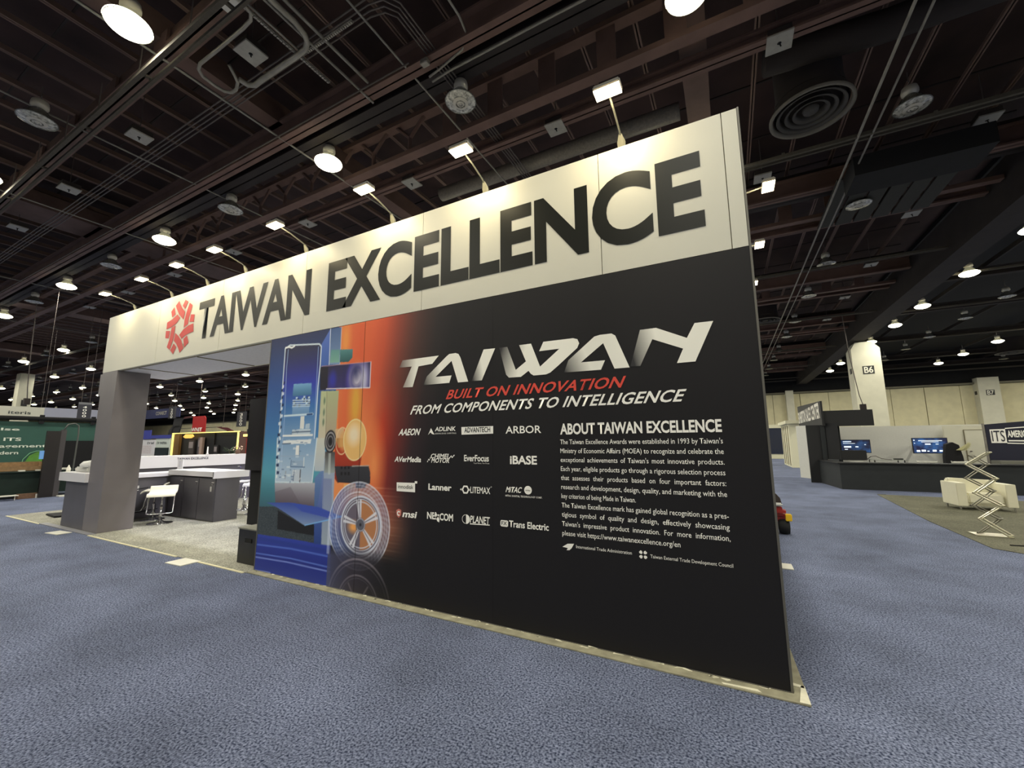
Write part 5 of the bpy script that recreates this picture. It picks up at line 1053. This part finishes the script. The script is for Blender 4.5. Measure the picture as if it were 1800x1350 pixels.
t = thing('red_cabinet', 'red cabinet with glowing top strip right of the lit frame', 'cabinet', (-33, 19, 0))
MB().box(-33.3, -32.1, 18.9, 19.6, 0, 2.02).build('body', mat('cabinet_red', (160,40,38), .5), t); MB().box(-33.6, -32.0, 18.8, 18.95, 2.15, 2.33).build('light_strip', M_led, t); MB().box(-34.5, -33.5, 19, 19.5, 0, 2.55).build('brown_post', mat('post_brown', (104,70,60), .6), t)
MB().box(-33.5, -32.2, 19.0, 19.5, 2.35, 2.72).build('dark_top', M_tw, t)
for (x, y, z, sc_, lab) in ((-13.7, 7.3, 0, 1, 'green leafy potted plant behind the reception counter'), ):
    t = thing('potted_plant', lab, 'plant', (x, y, z)); MB().lathe([(0,0),(.12,0),(.16,.35),(.15,.35),(0,.33)], 14, (x, y, .01)).build('pot', M_tw, t, smooth=True); MB().cyl((x,y,.3),(x,y,1.35),.015,6).build('stem', mat('stem_brown', (70,60,40), .8), t)
    rg = random.Random(9)
    for k in range(26):
        a = rg.uniform(0, 6.28); e = rg.uniform(-.2, 1.1); r_ = rg.uniform(.12, .3); b0_ = Vector((x, y, rg.uniform(1.05, 1.4))); tip = b0_+Vector((math.cos(a)*r_, math.sin(a)*r_, e*r_)); sd_ = Vector((-math.sin(a), math.cos(a), .2))*.035
        MB().prism([b0_, b0_.lerp(tip, .5)+sd_, tip, b0_.lerp(tip, .5)-sd_], (0,0,.004)).build('leaf', mat('leaf_dark', (56,74,44), .6), t)

for i, (x, z, w_) in enumerate(((-44.6, 2.0, .9), (-43.0, 2.2, .7), (-40.3, 1.5, .6))):
    MB().box(x, x+w_, 20.15, 20.28, .4, z).build('display_panel', mat('dim_display_%d' % i, ((70,62,60),(96,88,92),(40,36,38))[i], .6), lf)
    MB().box(x+.1, x+w_-.1, 20.12, 20.15, z*.62, z*.9).build('display_picture', mat('dim_picture', (150,140,140), .5), lf)
t = thing('cone_lamp', 'small white counter lamp beside the plant on reception counter', 'lamp', (-12.9, 6.3, 1.27)); MB().lathe([(0,.0),(.04,0),(.02,.05),(.015,.22),(0,.22)], 12, (-12.9, 6.3, 1.271)).build('body', M_top, t, smooth=True)
t = thing('flower_vase', 'vase of pale flowers at right end of the reception counter', 'vase', (-12.9, 7.1, 1.27)); MB().lathe([(0,0),(.05,0),(.07,.06),(.04,.14),(0,.13)], 14, (-12.9, 7.1, 1.271)).build('vase', mat('vase_brown', (96,70,56), .4), t, smooth=True)
for k in range(12):
    a = k*.9; MB().lathe([(0,-.02),(.018,-.01),(.022,.01),(0,.02)], 8, (-12.9+.09*math.cos(a), 7.1+.11*math.sin(a), 1.44+.05*math.sin(k*2.3))).build('blossom', mat('blossom_pink', (206,176,160), .7), t, smooth=True)
    MB().cyl((-12.9, 7.1, 1.38), (-12.9+.09*math.cos(a), 7.1+.11*math.sin(a), 1.43+.05*math.sin(k*2.3)), .004, 4).build('stem', mat('stem_green', (60,76,44), .8), t)

for nm, xs_, y, z in (('aisle_sign.001', (-54.3, -53.3), 22.45, 5.7), ('aisle_sign.002', (-41.1, -40.1), 22.45, 4.6), ('blue_hanging_banner', (-63.5, -57.5), 23.95, 5.8)):
    o = bpy.data.objects.get(nm)
    for x in xs_: MB().cyl((x, y, z), (x, y, 10.7), .012, 5).build('wire', M_cond2, o)
